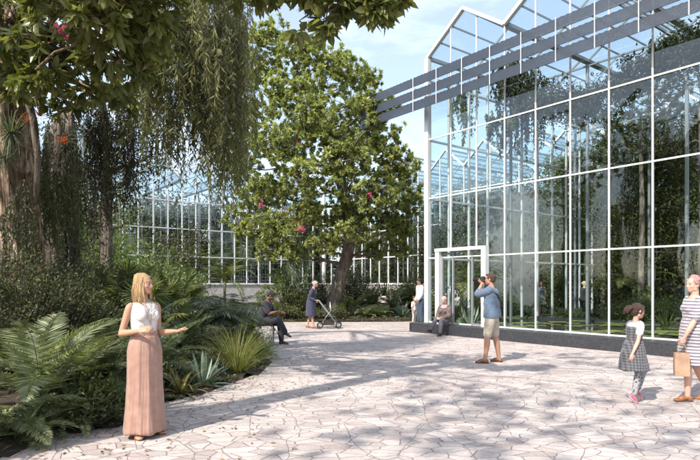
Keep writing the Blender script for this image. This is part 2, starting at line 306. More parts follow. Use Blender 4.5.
def mat_cloth(name, col, kind='plain', c2=None, scale=1., rough=.85, drape=False):
    m, nt, N = newmat(name); tc = N('ShaderNodeTexCoord'); n = N('ShaderNodeTexNoise'); n.inputs['Scale'].default_value = 14; n.inputs['Detail'].default_value = 5
    lk(nt, tc.outputs['Object'], n.inputs[0])
    c = np.array(col); cc = ramp(nt, n.outputs[0], [(.3, tuple(c*.85)), (.7, tuple(np.minimum(c*1.12, 1)))])
    if kind != 'plain':
        w = N('ShaderNodeTexWave'); w.wave_type = 'BANDS'; w.bands_direction = 'Z'; w.inputs['Scale'].default_value = scale; w.inputs['Distortion'].default_value = .4 if kind == 'stripe' else 1.; lk(nt, tc.outputs['Object'], w.inputs[0])
        f = ramp(nt, w.outputs[1], [(.52, (0, 0, 0)), (.62, (1, 1, 1))])
        if kind == 'plaid':
            w2 = N('ShaderNodeTexWave'); w2.wave_type = 'BANDS'; w2.bands_direction = 'X'; w2.inputs['Scale'].default_value = scale; lk(nt, tc.outputs['Object'], w2.inputs[0])
            f2 = ramp(nt, w2.outputs[1], [(.5, (0, 0, 0)), (.6, (1, 1, 1))]); ad = N('ShaderNodeMix'); ad.data_type = 'RGBA'; ad.inputs[0].default_value = .5; lk(nt, f, ad.inputs[6]); lk(nt, f2, ad.inputs[7]); f = ad.outputs[2]
        if kind == 'spots':
            v = N('ShaderNodeTexVoronoi'); v.inputs['Scale'].default_value = scale; lk(nt, tc.outputs['Object'], v.inputs[0]); f = ramp(nt, v.outputs[0], [(.3, (1, 1, 1)), (.38, (0, 0, 0))])
        mx = N('ShaderNodeMix'); mx.data_type = 'RGBA'; lk(nt, f, mx.inputs[0]); lk(nt, cc, mx.inputs[6]); mx.inputs[7].default_value = (*c2, 1); cc = mx.outputs[2]
    b = N('ShaderNodeBsdfPrincipled'); b.inputs['Roughness'].default_value = rough; b.inputs['Sheen Weight'].default_value = .2; b.inputs['Specular IOR Level'].default_value = .25
    lk(nt, cc, b.inputs['Base Color'])
    n3 = N('ShaderNodeTexNoise'); n3.inputs['Scale'].default_value = 9; n3.inputs['Detail'].default_value = 3; n3.inputs['Distortion'].default_value = .3 if drape else 1.5; mq = N('ShaderNodeMapping'); mq.inputs['Scale'].default_value = (2.2, 2.2, .14) if drape else (1, 1, 1); lk(nt, tc.outputs['Object'], mq.inputs[0]); lk(nt, mq.outputs[0], n3.inputs[0])
    bp = N('ShaderNodeBump'); bp.inputs['Strength'].default_value = .5; bp.inputs['Distance'].default_value = .03; lk(nt, n3.outputs[0], bp.inputs['Height']); lk(nt, bp.outputs[0], b.inputs['Normal'])
    o = N('ShaderNodeOutputMaterial'); lk(nt, b.outputs[0], o.inputs[0]); return m
RINGS = {'f': [(.80, .125, .085), (.86, .165, .112), (.92, .172, .12), (.98, .155, .11), (1.06, .122, .09), (1.14, .125, .093), (1.22, .14, .108), (1.28, .148, .12), (1.33, .148, .102), (1.37, .142, .084), (1.405, .105, .066), (1.44, .055, .053)],
         'm': [(.80, .125, .09), (.86, .16, .11), (.92, .166, .118), (.98, .158, .115), (1.06, .15, .108), (1.14, .155, .112), (1.22, .168, .12), (1.28, .178, .125), (1.33, .18, .118), (1.38, .175, .1), (1.42, .13, .078), (1.46, .066, .062)]}
class Human:
    def __init__(s, label, X, Y, face, k=1., sex='f', lean=0., pelvis=.92, z0=0., pf=0., headk=1., hyaw=0., hpitch=0., skin=(.55, .33, .24), vox=.008, fat=1., neckf=0., group=None, name='person'):
        s.root = thing(name, label, 'person', (X, Y, z0), group); s.k = k; s.sex = sex; s.vox = vox; s.fat = fat
        a = math.radians(face); s.f = np.array([math.cos(a), math.sin(a), 0]); s.r = np.array([math.sin(a), -math.cos(a), 0]); s.u = np.array([0, 0, 1.])
        l = math.radians(lean); s.O = s.L(0, pf, pelvis); s.tu = s.u*math.cos(l)+s.f*math.sin(l); s.tf = s.f*math.cos(l)-s.u*math.sin(l)
        h = math.radians(hyaw); p = math.radians(hpitch)
        hf = s.f*math.cos(h)+s.r*math.sin(h); s.hr = s.r*math.cos(h)-s.f*math.sin(h); s.hf = hf*math.cos(p)-s.u*math.sin(p); s.hu = s.u*math.cos(p)+hf*math.sin(p)
        s.hk = headk; s.hc = s.T(0, .015+neckf, 1.592+.02*(headk-1)*5)
        s.sh = {d: s.T((.155 if sex == 'f' else .178)*d*fat**.5, -.005, 1.35 if sex == 'f' else 1.375) for d in (1, -1)}
        s.hip = {d: s.T(.088*d, 0, .90) for d in (1, -1)}
        s.hq = lambda r, f, u: s.hc+(s.hr*r+s.hf*f+s.hu*u)*s.k*s.hk
        s.arms = {}; s.legs = {}; s.mskin = mat_skin('skin_tone', skin); s.rings = RINGS[sex]
    def L(s, r, f, z): return (s.r*r+s.f*f+s.u*z)*s.k            # body frame, metres at 1.70 m height
    def T(s, r, f, z): return s.O+(s.r*r+s.tf*f+s.tu*(z-.92))*s.k  # torso frame
    def D(s, v): return s.r*v[0]+s.f*v[1]+s.u*v[2]
    def arm(s, d, up, fore, hand, palm, curl=.35, spread=1.):
        e = s.sh[d]+nrm(s.D(up))*.275*s.k; w = e+nrm(s.D(fore))*.245*s.k
        s.arms[d] = (e, w, nrm(s.D(hand)), nrm(s.D(palm)), curl, spread); return w
    def reach(s, d, tgt, pole, hand, palm, curl=.5, spread=1.):     # two-bone reach; tgt local to the root, pole in body frame
        S = s.sh[d]; a, b = .275*s.k, .245*s.k; v = np.asarray(tgt)-S; L = min(np.linalg.norm(v), (a+b)*.995); u = nrm(v); c = (a*a+L*L-b*b)/(2*a*L); p = s.D(pole); p = nrm(p-np.dot(p, u)*u)
        e = S+u*a*c+p*a*math.sqrt(max(0, 1-c*c)); s.arms[d] = (e, S+u*L, nrm(s.D(hand)), nrm(s.D(palm)), curl, spread); return S+u*L
    def leg(s, d, knee, ankle, toe, foot_pitch=0): s.legs[d] = (s.L(*knee), s.L(*ankle), nrm(s.D(toe)))
    def hand(s, v, d, w, hd, pn, curl, spread):
        k = s.k; pn = nrm(pn-np.dot(pn, hd)*hd); sd = np.cross(hd, pn)*(1 if d > 0 else -1)   # towards thumb
        R = np.stack([hd, sd, pn])
        v.ell(w+hd*.045*k, np.array([.05, .04, .016])*k, R); v.ell(w+hd*.015*k, np.array([.035, .028, .019])*k, R)
        for i, (o, ln) in enumerate([(.028, .07), (.0095, .078), (-.0095, .073), (-.027, .058)]):
            b = w+hd*.08*k+sd*o*k*spread; q = [b-hd*.02*k, b]; dd = nrm(hd+sd*o*4*spread); ang = 0
            for j, fr in enumerate((.45, .3, .25)):
                ang += curl*(.8+.15*i); dj = dd*math.cos(ang)+pn*math.sin(ang); q.append(q[-1]+dj*ln*fr*k)
            v.limb(q, np.array([.0095, .0092, .0086, .0078, .0066])*k, 3)
        b = w+hd*.02*k+sd*.024*k; t1 = nrm(hd*.7+sd*.75+pn*.35); t2 = nrm(hd*.95+sd*.3+pn*.4*max(curl, .3)*2)
        v.limb([b, b+t1*.035*k, b+t1*.035*k+t2*.03*k, b+t1*.035*k+t2*.055*k], np.array([.014, .0115, .0098, .0078])*k, 3)
    def head(s, v):
        k = s.k*s.hk; R = np.stack([s.hr, s.hf, s.hu]); c = s.hc
        def q(r, f, u): return c+(s.hr*r+s.hf*f+s.hu*u)*k
        v.ell(q(0, -.012, .032), np.array([.074, .094, .082])*k, R); v.ell(q(0, .02, -.02), np.array([.062, .068, .085])*k, R)
        v.ell(q(0, .045, -.075), np.array([.036, .036, .028])*k, R); v.ell(q(0, .073, .028), np.array([.045, .014, .014])*k, R)
        for d in (1, -1):
            v.ell(q(.035*d, .052, -.02), np.array([.024, .024, .022])*k, R); v.ell(q(.072*d, -.008, -.008), np.array([.009, .018, .03])*k, R); v.ell(q(.045*d, .005, -.058), np.array([.02, .035, .024])*k, R)
        v.limb([q(0, .078, .018), q(0, .09, -.01), q(0, .094, -.026)], np.array([.008, .010, .0115])*k, 4); v.ell(q(0, .084, -.03), np.array([.018, .014, .009])*k, R)
        v.ell(q(0, .080, -.052), np.array([.022, .012, .006])*k, R); v.ell(q(0, .078, -.062), np.array([.02, .012, .0065])*k, R)
        v.limb([s.T(0, -.012, 1.40), s.T(0, -.005, 1.47), q(0, -.015, -.055)], np.array([.062, .05*s.fat, .052*s.fat])*s.k*(1 if s.sex == 'm' else .92), 4)
        s.hq = q
    def body(s, barefoot=False):
        v = Vol(); k = s.k; s.head(v)
        ft = s.fat
        v.loft([(s.T(0, 0, z), s.r*rx*k*.96*ft, s.tf*ry*k*.96*ft) for z, rx, ry in s.rings])
        m = 1.12 if s.sex == 'm' else .93
        for d in (1, -1):
            e, w, hd, pn, cu, sp = s.arms[d]; S = s.sh[d]; A = nrm(e-S); 
            v.limb([S+(s.hc-S)*.1, S, S+(e-S)*.4, e], np.array([.036, .045, .041, .034])*m*k*ft**.7, 4)
            v.limb([e, e+(w-e)*.3, w+(e-w)*.12, w], np.array([.036, .039, .025, .023])*m*k*ft**.5, 4); s.hand(v, d, w, hd, pn, cu, sp)
            kn, an, toe = s.legs[d]; H = s.hip[d]
            v.limb([H, H+(kn-H)*.35, kn+(H-kn)*.1, kn], np.array([.088, .08, .055, .052])*m*k*ft, 4)
            bk = -toe*.012*k
            v.limb([kn, kn+(an-kn)*.3+bk, kn+(an-kn)*.65+bk*.5, an], np.array([.051, .055, .041, .034])*m*k*ft**.7, 4)
            s.foot(v, d, 0)
        if s.sex == 'f' and s.k > .9:
            for d in (1, -1): v.ell(s.T(.066*d, .078, 1.265), np.array([.058, .048, .06])*k)
        def tint(me):
            n = len(me.vertices); co = np.zeros(n*3, np.float32); me.vertices.foreach_get('co', co); co = co.reshape(-1, 3)-s.hc
            kk = s.k*s.hk; x = co@s.hr/kk; y = co@s.hf/kk; z = co@s.hu/kk; c = np.ones((n, 4), np.float32)
            lips = (np.abs(x) < .024) & (np.abs(z+.057) < .0085) & (y > .07); c[lips, :3] = (.95, .6, .58)
            br = (np.abs(np.abs(x)-.032) < .018) & (np.abs(z-.03) < .0055) & (y > .06); c[br, :3] = (.55, .45, .4)
            ch = np.exp(-(((np.abs(x)-.042)/.02)**2+((z+.03)/.022)**2))*(y > .03); c[:, 1] *= 1-.18*ch; c[:, 2] *= 1-.18*ch
            ey = (np.abs(np.abs(x)-.032) < .014) & (np.abs(z-.006) < .007) & (y > .06); c[ey, :3] = (.3, .25, .25)
            a = me.color_attributes.new('tint', 'FLOAT_COLOR', 'POINT'); a.data.foreach_set('color', c.ravel())
        o = v.make('body', s.mskin, s.root, s.vox, 3, tint)
        return o
    def foot(s, v, d, g):
        kn, an, toe = s.legs[d]; k = s.k; t = toe; R0 = nrm(np.cross(t, s.u)) if abs(t[2]) < .95 else s.r; up = np.cross(R0, t); R = np.stack([R0, t, up])
        heel = an-up*.045*k-t*.025*k
        v.ell(heel, np.array([.032+g, .038+g, .035+g])*k, R); v.ell(an-up*.035*k+t*.05*k, np.array([.034+g, .075+g, .03+g])*k, R)
        v.ell(an-up*.058*k+t*.125*k, np.array([.042+g, .06+g, .019+g])*k, R)
    def shoe(s, mat, sole=None, d=None, name='shoe'):
        for d in ((1, -1) if d is None else (d,)):
            v = Vol(); s.foot(v, d, .006); o = v.make(name, mat, s.root, s.vox*.9, 2)
            if sole:
                kn, an, t = s.legs[d]; k = s.k; R0 = nrm(np.cross(t, s.u)) if abs(t[2]) < .95 else s.r; up = np.cross(R0, t); R = np.stack([R0, t, up])
                v = Vol(); v.ell(an-up*.078*k+t*.045*k, np.array([.045, .135, .012])*k, R); so = v.make('sole', sole, s.root, .006, 1); so.parent = o
    def eyes(s):
        for d in (1, -1):
            b = MB(); V, Fc = SPH; k = s.k*s.hk
            b.add(V*.0085*k+s.hq(.032*d, .0735, .006), Fc, 0, smooth=True); b.add(V*.0062*k+s.hq(.032*d, .077, .006), Fc, 1, smooth=True)
            b.build('eye', [MW, MK], s.root)
    def shirt(s, mat, g=.014, sleeve=1., z0=.9, z1=1.43, name='shirt', loose=0., flare=0.):
        v = Vol(); k = s.k; rs = [(z, rx, ry) for z, rx, ry in s.rings if z0-.001 <= z <= z1]
        for z, rx, ry in rs: pass
        v.loft([(s.T(0, 0, z), s.r*(rx*s.fat+g+loose*(z < 1.2)+flare*max(0, 1.05-z))*k, s.tf*(ry*s.fat+g+loose*(z < 1.2)+flare*max(0, 1.05-z))*k) for z, rx, ry in rs])
        if s.sex == 'f' and s.k > .9 and z0 < 1.2:
            for d in (1, -1): v.ell(s.T(.066*d, .078, 1.265), np.array([.058+g, .048+g, .06+g])*k)
        m = 1.12 if s.sex == 'm' else .95
        for d in (1, -1):
            e, w = s.arms[d][:2]; S = s.sh[d]
            if sleeve > 0:
                q = [S+(s.hc-S)*.14, S]; r = [.052*m+g*.6, .052*m+g]; a = min(sleeve, 1)
                q += [S+(e-S)*a*.5, S+(e-S)*a]; r += [.048*m+g*1.2, .042*m+g*1.2]
                if sleeve > 1: q += [e+(w-e)*(sleeve-1)*.95]; r += [.03*m+g*1.1]
                v.limb(q, np.array(r)*k*s.fat**.6, 4)
        return v.make(name, mat, s.root, s.vox, 3)
    def pants(s, mat, g=.016, length=2., name='trousers', top=1.0, flare=0.):
        v = Vol(); k = s.k; m = 1.12 if s.sex == 'm' else .95
        v.loft([(s.T(0, 0, z), s.r*(rx*s.fat+g*.9)*k, s.tf*(ry*s.fat+g*.9)*k) for z, rx, ry in s.rings if z <= top+.001])
        for d in (1, -1):
            kn, an, toe = s.legs[d]; H = s.hip[d]; a = min(length, 1)
            q = [H, H+(kn-H)*.35*a, H+(kn-H)*a*.95]; r = [.088*m+g, .082*m+g, (.056+.03*(1-a)*2)*m+g+flare]
            if length > 1: q += [kn, kn+(an-kn)*.35*(length-1), kn+(an-kn)*(length-1)*.94]; r += [.056*m+g, .056*m+g, .04*m+g+flare]
            v.limb(q, np.array(r)*k*s.fat**.7, 5)
        return v.make(name, mat, s.root, s.vox, 3)
    def skirt(s, mat, prof, pl=14, amp=.06, name='skirt', cen=None, seed=1, thick=.006):
        # prof: list of (z, rx, ry, f-offset) in body frame; pleats grow towards the hem
        rs = np.random.RandomState(seed); n = 34; sd = 168; th = np.linspace(0, 2*math.pi, sd, endpoint=False)
        z = np.array([p[0] for p in prof])[::-1]; zz = np.linspace(prof[0][0], prof[-1][0], n)
        ip = lambda i: np.interp(zz, z, np.array([p[i] for p in prof])[::-1])
        rx, ry, fo = ip(1), ip(2), ip(3); ph = rs.rand(5)*6; V = []
        warp = th+.25*np.sin(2*th+ph[0])+.15*np.sin(3*th+ph[1])
        for i in range(n):
            t = i/(n-1); a = amp*(.25+.75*t)
            w = 1+a*((1-.35*t)*np.sin(pl*warp+ph[2]+.5*np.sin(3*t+th))+.7*t*np.sin((pl*.45//1)*warp+ph[3]+t*1.2)+.3*np.sin((pl*2.1//1)*warp+ph[0]+t*3)*(1-t)+.18*np.sin(pl*3*warp+t*6))
            w = w+.02*t*np.sin(2*th+ph[4])+(.075*t*np.abs(np.sin(3.5*warp+ph[2]+.8*t))**.6-.04*t if pl > 9 else 0)
            hem = (.008*np.sin(5*th+ph[1]))*(t > .97)
            c = s.L(0, 0, 0)
            V.append(c+np.outer(np.cos(th)*w*rx[i]*s.k, s.r)+np.outer(np.sin(th)*w*ry[i]*s.k+fo[i]*s.k, s.f)+np.outer(np.full(sd, zz[i]*s.k)+hem, s.u))
        V = np.concatenate(V); Fc = np.array([(i*sd+j, (i+1)*sd+j, (i+1)*sd+(j+1) % sd, i*sd+(j+1) % sd) for i in range(n-1) for j in range(sd)])
        b = MB(); b.add(V, Fc, smooth=True); o = b.build(name, mat, s.root)
        md = o.modifiers.new('solid', 'SOLIDIFY'); md.thickness = thick; md.offset = 0
        return o
    def hair(s, mat, style='short'):
        v = Vol(); k = s.k*s.hk; R = np.stack([s.hr, s.hf, s.hu]); q = s.hq; rs = np.random.RandomState(5)
        if style == 'short':
            v.ell(q(0, -.024, .042), np.array([.08, .092, .083])*k, R); v.ell(q(0, -.05, -.005), np.array([.068, .055, .07])*k, R)
            v.ell(q(0, .03, .085), np.array([.06, .05, .028])*k, R)
            for d in (1, -1): v.ell(q(.066*d, .012, .03), np.array([.012, .03, .03])*k, R)
        elif style == 'curly':
            for i in range(60):
                a = rs.rand()*6.28; e = rs.rand()*1.9-.35; p = np.array([math.cos(a)*math.cos(e)*.078, math.sin(a)*math.cos(e)*.092-.02, math.sin(e)*.09+.035])
                if p[1] > .035 and p[2] < .085: continue
                v.ell(q(*p), np.array([.022, .022, .022])*k)
            v.ell(q(0, -.025, .042), np.array([.08, .09, .083])*k, R)
        elif style in ('long', 'pony', 'bun'):
            v.ell(q(0, -.022, .04), np.array([.081, .095, .086])*k, R); v.ell(q(0, -.05, -.01), np.array([.07, .055, .07])*k, R)
            for d in ((1, -1) if style != 'long' else ()): v.limb([q(.01*d, .066, .086), q(.05*d, .05, .068), q(.074*d, .015, .02), q(.076*d, -.01, -.03)], np.array([.014, .017, .016, .014])*k, 4)
            if style == 'long':
                for i in range(26):
                    a = -2.9+i*.235-.1; x = math.sin(a)*.078; y = -math.cos(a)*.07-.01
                    if y > .045: continue
                    jit = rs.rand(3)*.012
                    v.limb([q(x*.7, y*.7-.02, .09), q(x*1.05, y-.01, .02), q(x*1.1+jit[0], y-.012, -.07), q(x*1.15+jit[1]-.006, y-.005, -.14), q(x*1.02+jit[1], y+.0, -.185-rs.rand()*.05)], np.array([.014, .014, .014, .012, .006])*k, 4)
            if style == 'pony':
                v.limb([q(0, -.1, .05), q(0, -.15, .05), q(0, -.2, .0), q(.0, -.22, -.07)], np.array([.018, .032, .032, .01])*k, 4)
                v.limb([q(.02, -.1, .05), q(.03, -.16, .02), q(.03, -.19, -.05)], np.array([.016, .028, .01])*k, 4)
            if style == 'bun': v.ell(q(0, -.115, .03), np.array([.04, .04, .04])*k, R)
        if style == 'long' and s.vox < .008:
            b = MB()
            for i in range(330):
                d = 1 if rs.rand() < .5 else -1; f0 = .055-.15*rs.rand(); y = f0*.8-.012; w_ = .078*math.sqrt(max(0, 1-((y+.02)/.098)**2))+.004+rs.rand()*.008; w_ = max(w_, .02); ln = -.15-rs.rand()*.17; jj = rs.randn(4)*.007; yb = min(y, .035)
                if y < -.07: w_ = rs.rand()*.07; 
                b.tube([q(.004*d, f0*.8, .125-.9*max(0, f0)**1.3*2), q(w_*.75*d, y, .103-.5*max(0, f0)), q(w_*1.04*d, yb-.003, .03), q((w_*1.1)*d+jj[0], yb-.012+jj[2], -.06), q((w_*1.12)*d+jj[0], yb-.008+jj[2], -.13), q((w_*.98)*d+jj[1], yb+jj[3], ln-.03)], [.0022, .0024, .0024, .0022, .002, .001], 4)
            b.build('hair_strands', mat, s.root)
        if style == 'scarf':
            v.ell(q(0, -.025, .04), np.array([.086, .1, .09])*k, R); v.ell(q(0, -.02, -.07), np.array([.075, .075, .06])*k, R)
            v.loft([(s.T(0, .0, 1.30), s.r*.15*s.k, s.tf*.125*s.k), (s.T(0, 0, 1.38), s.r*.145*s.k, s.tf*.11*s.k), (s.T(0, 0, 1.45), s.r*.08*s.k, s.tf*.08*s.k)])
        return v.make('headscarf' if style == 'scarf' else 'hair', mat, s.root, s.vox*.8, 2)
    def done(s): pass
def mat_hair(name, c): return mat_plain(name, c, .45, 0, .3, 60, .6, .5, stretch=(6, 6, .5))
MW = mat_plain('eye_white', (.3, .27, .25), .3, 0, 0); MK = mat_plain('dark_iris', (.03, .02, .015), .2, 0, 0)
leather = mat_plain('tan_leather', (.26, .1, .04), .5, 0, .15, 20); sole = mat_plain('rubber_sole', (.08, .07, .06), .8)
black = mat_plain('matte_black', (.015, .015, .017), .5); metal = mat_plain('brushed_metal', (.55, .55, .56), .3, .9)

# 1 woman with long pink skirt
h = Human('blonde woman in white sleeveless top and long pleated pink skirt gesturing beside the ferns', -2.10, 5.72, -42, .97, 'f', lean=-2, skin=(.46, .26, .17), vox=.0055, hyaw=-28, hpitch=-2)
h.arm(1, (.22, -.18, -.95), (-.30, .92, .14), (-.45, .9, .25), (-.6, -.1, -.5), .55)
h.arm(-1, (-.02, .05, -.99), (-.25, .93, .10), (-.2, 1, .08), (.1, .1, 1), .16, 1.15)
h.leg(1, (.085, .03, .49), (.09, .0, .085), (.25, 1, -.02)); h.leg(-1, (-.085, .02, .49), (-.1, -.03, .085), (-.5, 1, -.02))
h.body(); h.eyes()
ts = h.shirt(mat_cloth('white_cotton_top', (.62, .58, .57)), .008, 0, 1.05, 1.43, 'sleeveless_top', loose=.004)
sk = h.skirt(mat_cloth('blush_satin_skirt', (.36, .215, .165), rough=.42, drape=True), [(1.065, .136, .106, 0), (1.0, .158, .13, 0), (.9, .178, .15, .0), (.6, .175, .16, .0), (.3, .19, .175, 0.0), (.055, .21, .2, 0)], 11, .055, 'long_skirt')
b = MB(); th = np.linspace(0, 2*math.pi, 60, endpoint=False)
V = np.concatenate([h.L(0, 0, 0)+np.outer(np.cos(th)*(.140+.003*np.sin(30*th))*h.k, h.r)+np.outer(np.sin(th)*(.110+.003*np.sin(30*th))*h.k, h.f)+h.u*zz*h.k for zz in (1.05, 1.06, 1.09, 1.1)])
b.add(V, np.array([(i*60+j, i*60+(j+1) % 60, (i+1)*60+(j+1) % 60, (i+1)*60+j) for i in range(3) for j in range(60)]), smooth=True)
wb = b.build('waistband', sk.data.materials[0], h.root); md = wb.modifiers.new('s', 'SOLIDIFY'); md.thickness = .008
wb.parent = sk
h.hair(mat_hair('blonde_hair', (.5, .33, .16)), 'long')
for d in (1, -1):
    kn, an, t = h.legs[d]; R0 = nrm(np.cross(t, h.u)); v = Vol(); v.ell(an-h.u*.083+t*.045, (.045, .13, .010), np.stack([R0, t, h.u])); v.ell(an-h.u*.035+t*.06, (.044, .024, .04), np.stack([R0, t, h.u]))
    v.ell(an-h.u*.055+t*.12, (.05, .022, .028), np.stack([R0, t, h.u])); v.limb([an+R0*.04, an+t*.042, an-R0*.04, an-t*.042, an+R0*.04], [.0075]*5, 3)
    v.make('sandal', leather, h.root, .006, 1)
b = MB()
for nn, (x, dz, fwd) in enumerate([(.055, -.16, .142), (.07, -.13, .136)]):
    pts = [h.T(x, .05, 1.44), h.T(x*.85, .112, 1.38), h.T(x*.5, fwd, 1.33+dz*.5), h.T(0, fwd+.0, 1.33+dz), h.T(-x*.5, fwd, 1.33+dz*.5), h.T(-x*.85, .112, 1.38), h.T(-x, .05, 1.44)]
    b.tube(pts, .0028, 5, 0)
b.build('necklace', mat_plain('gold_chain', (.5, .36, .2), .35, .8), h.root)

# 2 photographer
h = Human('man in blue shirt and khaki shorts seen from behind taking a photograph', 2.79, 11.0, 152, 1.03, 'm', lean=2, skin=(.42, .23, .15), vox=.008, hpitch=0)
cpos = h.hq(.01, .135, .004)
h.reach(-1, cpos+h.D((-.045, .005, -.075)), (-.3, .3, -1), (.35, .9, .35), (.5, -.1, .8), .7); h.reach(1, cpos+h.D((.115, -.045, -.055)), (1, .2, -.75), (-.25, .9, .4), (-1, .1, .1), .9)
h.leg(1, (.13, -.03, .49), (.17, -.09, .085), (.2, 1, -.02)); h.leg(-1, (-.10, .07, .49), (-.13, .1, .085), (-.2, 1, -.02))
h.body(); h.eyes()
h.shirt(mat_cloth('blue_linen_shirt', (.11, .155, .22)), .02, 1.35, .86, 1.43, 'shirt', loose=.022, flare=.05)
h.pants(mat_cloth('khaki_shorts', (.46, .41, .33)), .014, .90, 'shorts', flare=.0); h.shoe(mat_plain('brown_leather_shoe', (.2, .08, .035), .45), sole)
h.hair(mat_hair('brown_hair', (.06, .035, .02)), 'short')
cm = thing('camera', 'black camera with long lens raised to the eye of the man in khaki shorts', 'camera', (2.79, 11., 0))
b = MB(); A = cpos-h.r*.065; B = cpos+h.r*.065; b.beam(A, B, .07, .09); b.beam(cpos-h.r*.022+h.u*.043, cpos+h.r*.022+h.u*.043, .06, .035); b.build('camera_body', black, cm)
b = MB(); b.tube([cpos+h.f*.03, cpos+h.f*.08, cpos+h.f*.082, cpos+h.f*.17, cpos+h.f*.172, cpos+h.f*.2], [.03, .03, .035, .035, .041, .041], 16); b.build('lens', black, cm)
b = MB(); b.tube([h.T(-.19, -.02, 1.39)+0, h.T(-.1, -.145, 1.3), h.T(0.05, -.155, 1.15), h.T(.17, -.12, 1.0), h.T(.21, 0, .93)], .012, 6); sb = thing('shoulder_bag', 'small black bag slung across the back of the man taking a photograph', 'bag', (2.79, 11., 0)); b.build('strap', black, sb)
b = MB(); c0 = h.T(.235, -.02, .88); b.beam(c0-h.f*.1, c0+h.f*.1, .07, .17); b.beam(c0-h.f*.103+h.u*.03, c0+h.f*.103+h.u*.03, .08, .1); b.build('pouch', black, sb)

# 3 skipping girl
h = Human('girl with ponytail in grey plaid dress skipping across the paving', 3.70, 7.32, 8, .73, 'f', lean=6, skin=(.55, .33, .25), vox=.0065, headk=1.22, neckf=.01, hpitch=8, z0=.02)
h.arm(1, (.12, -.28, -.95), (.02, -.45, -.9), (0, -.25, -1), (-.9, .2, 0), .5)
h.arm(-1, (-.1, .45, -.8), (.15, .15, 1), (.4, .0, .9), (.6, -.6, .1), .6)
h.leg(1, (.07, .05, .49), (.07, -.03, .12), (.1, .62, -.72)); h.leg(-1, (-.08, .27, .56), (-.07, .14, .19), (.0, .6, -.75))
h.body(); h.eyes(); h.shirt(mat_cloth('pale_blouse', (.62, .62, .64)), .016, .45, 1.0, 1.43, 'blouse')
pl = mat_cloth('grey_plaid_wool', (.05, .052, .06), 'plaid', (.15, .15, .16), 9.)
h.shirt(pl, .026, 0, .95, 1.36, 'bodice')
h.skirt(pl, [(1.1, .155, .125, .02), (.98, .19, .16, .01), (.8, .225, .2, .0), (.56, .265, .25, 0.01)], 9, .06, 'dress_skirt')
leg_m = mat_cloth('patterned_leggings', (.3, .3, .31), 'spots', (.08, .08, .09), 26.); h.pants(leg_m, .008, 2., 'leggings')
h.shoe(mat_plain('pink_trainer', (.5, .16, .2), .6), mat_plain('pale_sole', (.55, .5, .5), .7)); h.hair(mat_hair('dark_brown_hair', (.05, .022, .012)), 'pony')

# 4 woman with paper bag
h = Human('woman with short pink hair in striped dress walking in with a paper bag', 4.58, 7.45, 176, .965, 'f', skin=(.56, .33, .25), vox=.0065, fat=1.16, hyaw=-14)
wl = h.arm(-1, (-.06, .38, -.9), (-.02, .5, -.85), (0, .3, -1), (.9, .1, 0), 1.0)
h.arm(1, (.1, -.2, -.95), (.02, .1, -.95), (0, 0, -1), (-.9, .2, 0), .5)
h.leg(-1, (-.09, .14, .5), (-.08, .13, .085), (-.05, 1, -.02)); h.leg(1, (.09, -.05, .5), (.09, -.22, .11), (.05, 1, -.25))
h.body(); h.eyes(); st = mat_cloth('striped_jersey', (.5, .46, .46), 'stripe', (.16, .14, .19), 7.5)
h.shirt(st, .016, .75, .9, 1.43, 'dress_bodice', loose=.012)
h.skirt(st, [(1.12, .165, .145, 0), (.95, .205, .17, 0), (.8, .215, .18, .0), (.50, .215, .19, 0.02)], 7, .02, 'dress_skirt')
h.shoe(leather, sole); h.hair(mat_hair('pink_tinted_hair', (.45, .24, .22)), 'curly')
pb = thing('paper_bag', 'brown paper carrier bag hanging from the hand of the pink haired woman', 'bag', (4.56, 7.45, 0))
hp = wl+h.D((0, .25, -1))*.07; top = hp-h.u*.13
b = MB(); ax = nrm(h.f+h.r*.25); ay = np.cross(h.u, ax); wv, dv, hh = .085, .05, .30; rows = []
for t_, sx in ((0, 1.), (.5, 1.03), (1., .97)):
    c = top-h.u*(hh*(1-t_)); rows.append([c-ax*wv*sx-ay*dv, c+ax*wv*sx-ay*dv, c+ax*wv*sx+ay*dv, c-ax*wv*sx+ay*dv])
V = np.array(rows).reshape(-1, 3); b.add(V, [(3, 2, 1, 0)]+[(i*4+j, i*4+(j+1) % 4, i*4+4+(j+1) % 4, i*4+4+j) for i in range(2) for j in range(4)])
bo = b.build('bag_body', mat_plain('kraft_paper', (.36, .23, .15), .85, 0, .1, 8, .3), pb); md = bo.modifiers.new('s', 'SOLIDIFY'); md.thickness = .004
for sg in (-1, 1):
    b = MB(); b.tube([top-ax*.05+ay*dv*sg, top-ax*.04+ay*dv*.5*sg+h.u*.09, top+h.u*.13, top+ax*.04+ay*dv*.5*sg+h.u*.09, top+ax*.05+ay*dv*sg], .0035, 5); b.build('handle', mat_plain('paper_cord', (.4, .28, .17), .9), pb)

# 5 seated man on stone
h = Human('man in dark clothes sitting cross-legged on the rough stone seat', -2.18, 14.35, -8, 1.03, 'm', lean=16, pelvis=.58, pf=-.08, skin=(.2, .1, .065), vox=.010, hpitch=38, neckf=.045)
h.arm(1, (.12, .42, -.85), (-.35, .95, .25), (-.3, .9, -.1), (0, .2, -.9), .6); h.arm(-1, (-.12, .5, -.85), (.45, .9, .1), (.3, .9, -.1), (0, .2, -.9), .6)
h.leg(1, (.10, .37, .62), (-.10, .50, .30), (.0, 1, -.35)); h.leg(-1, (-.10, .36, .54), (-.08, .40, .085), (-.05, 1, -.02))
h.body(); h.eyes(); dk = mat_cloth('charcoal_cotton', (.035, .037, .043)); h.shirt(dk, .016, .8, .86, 1.43, 't_shirt', loose=.012); h.pants(mat_cloth('dark_trousers', (.03, .032, .04)), .02, 2.); h.shoe(black, None)
h.hair(mat_hair('black_hair', (.015, .012, .01)), 'short')

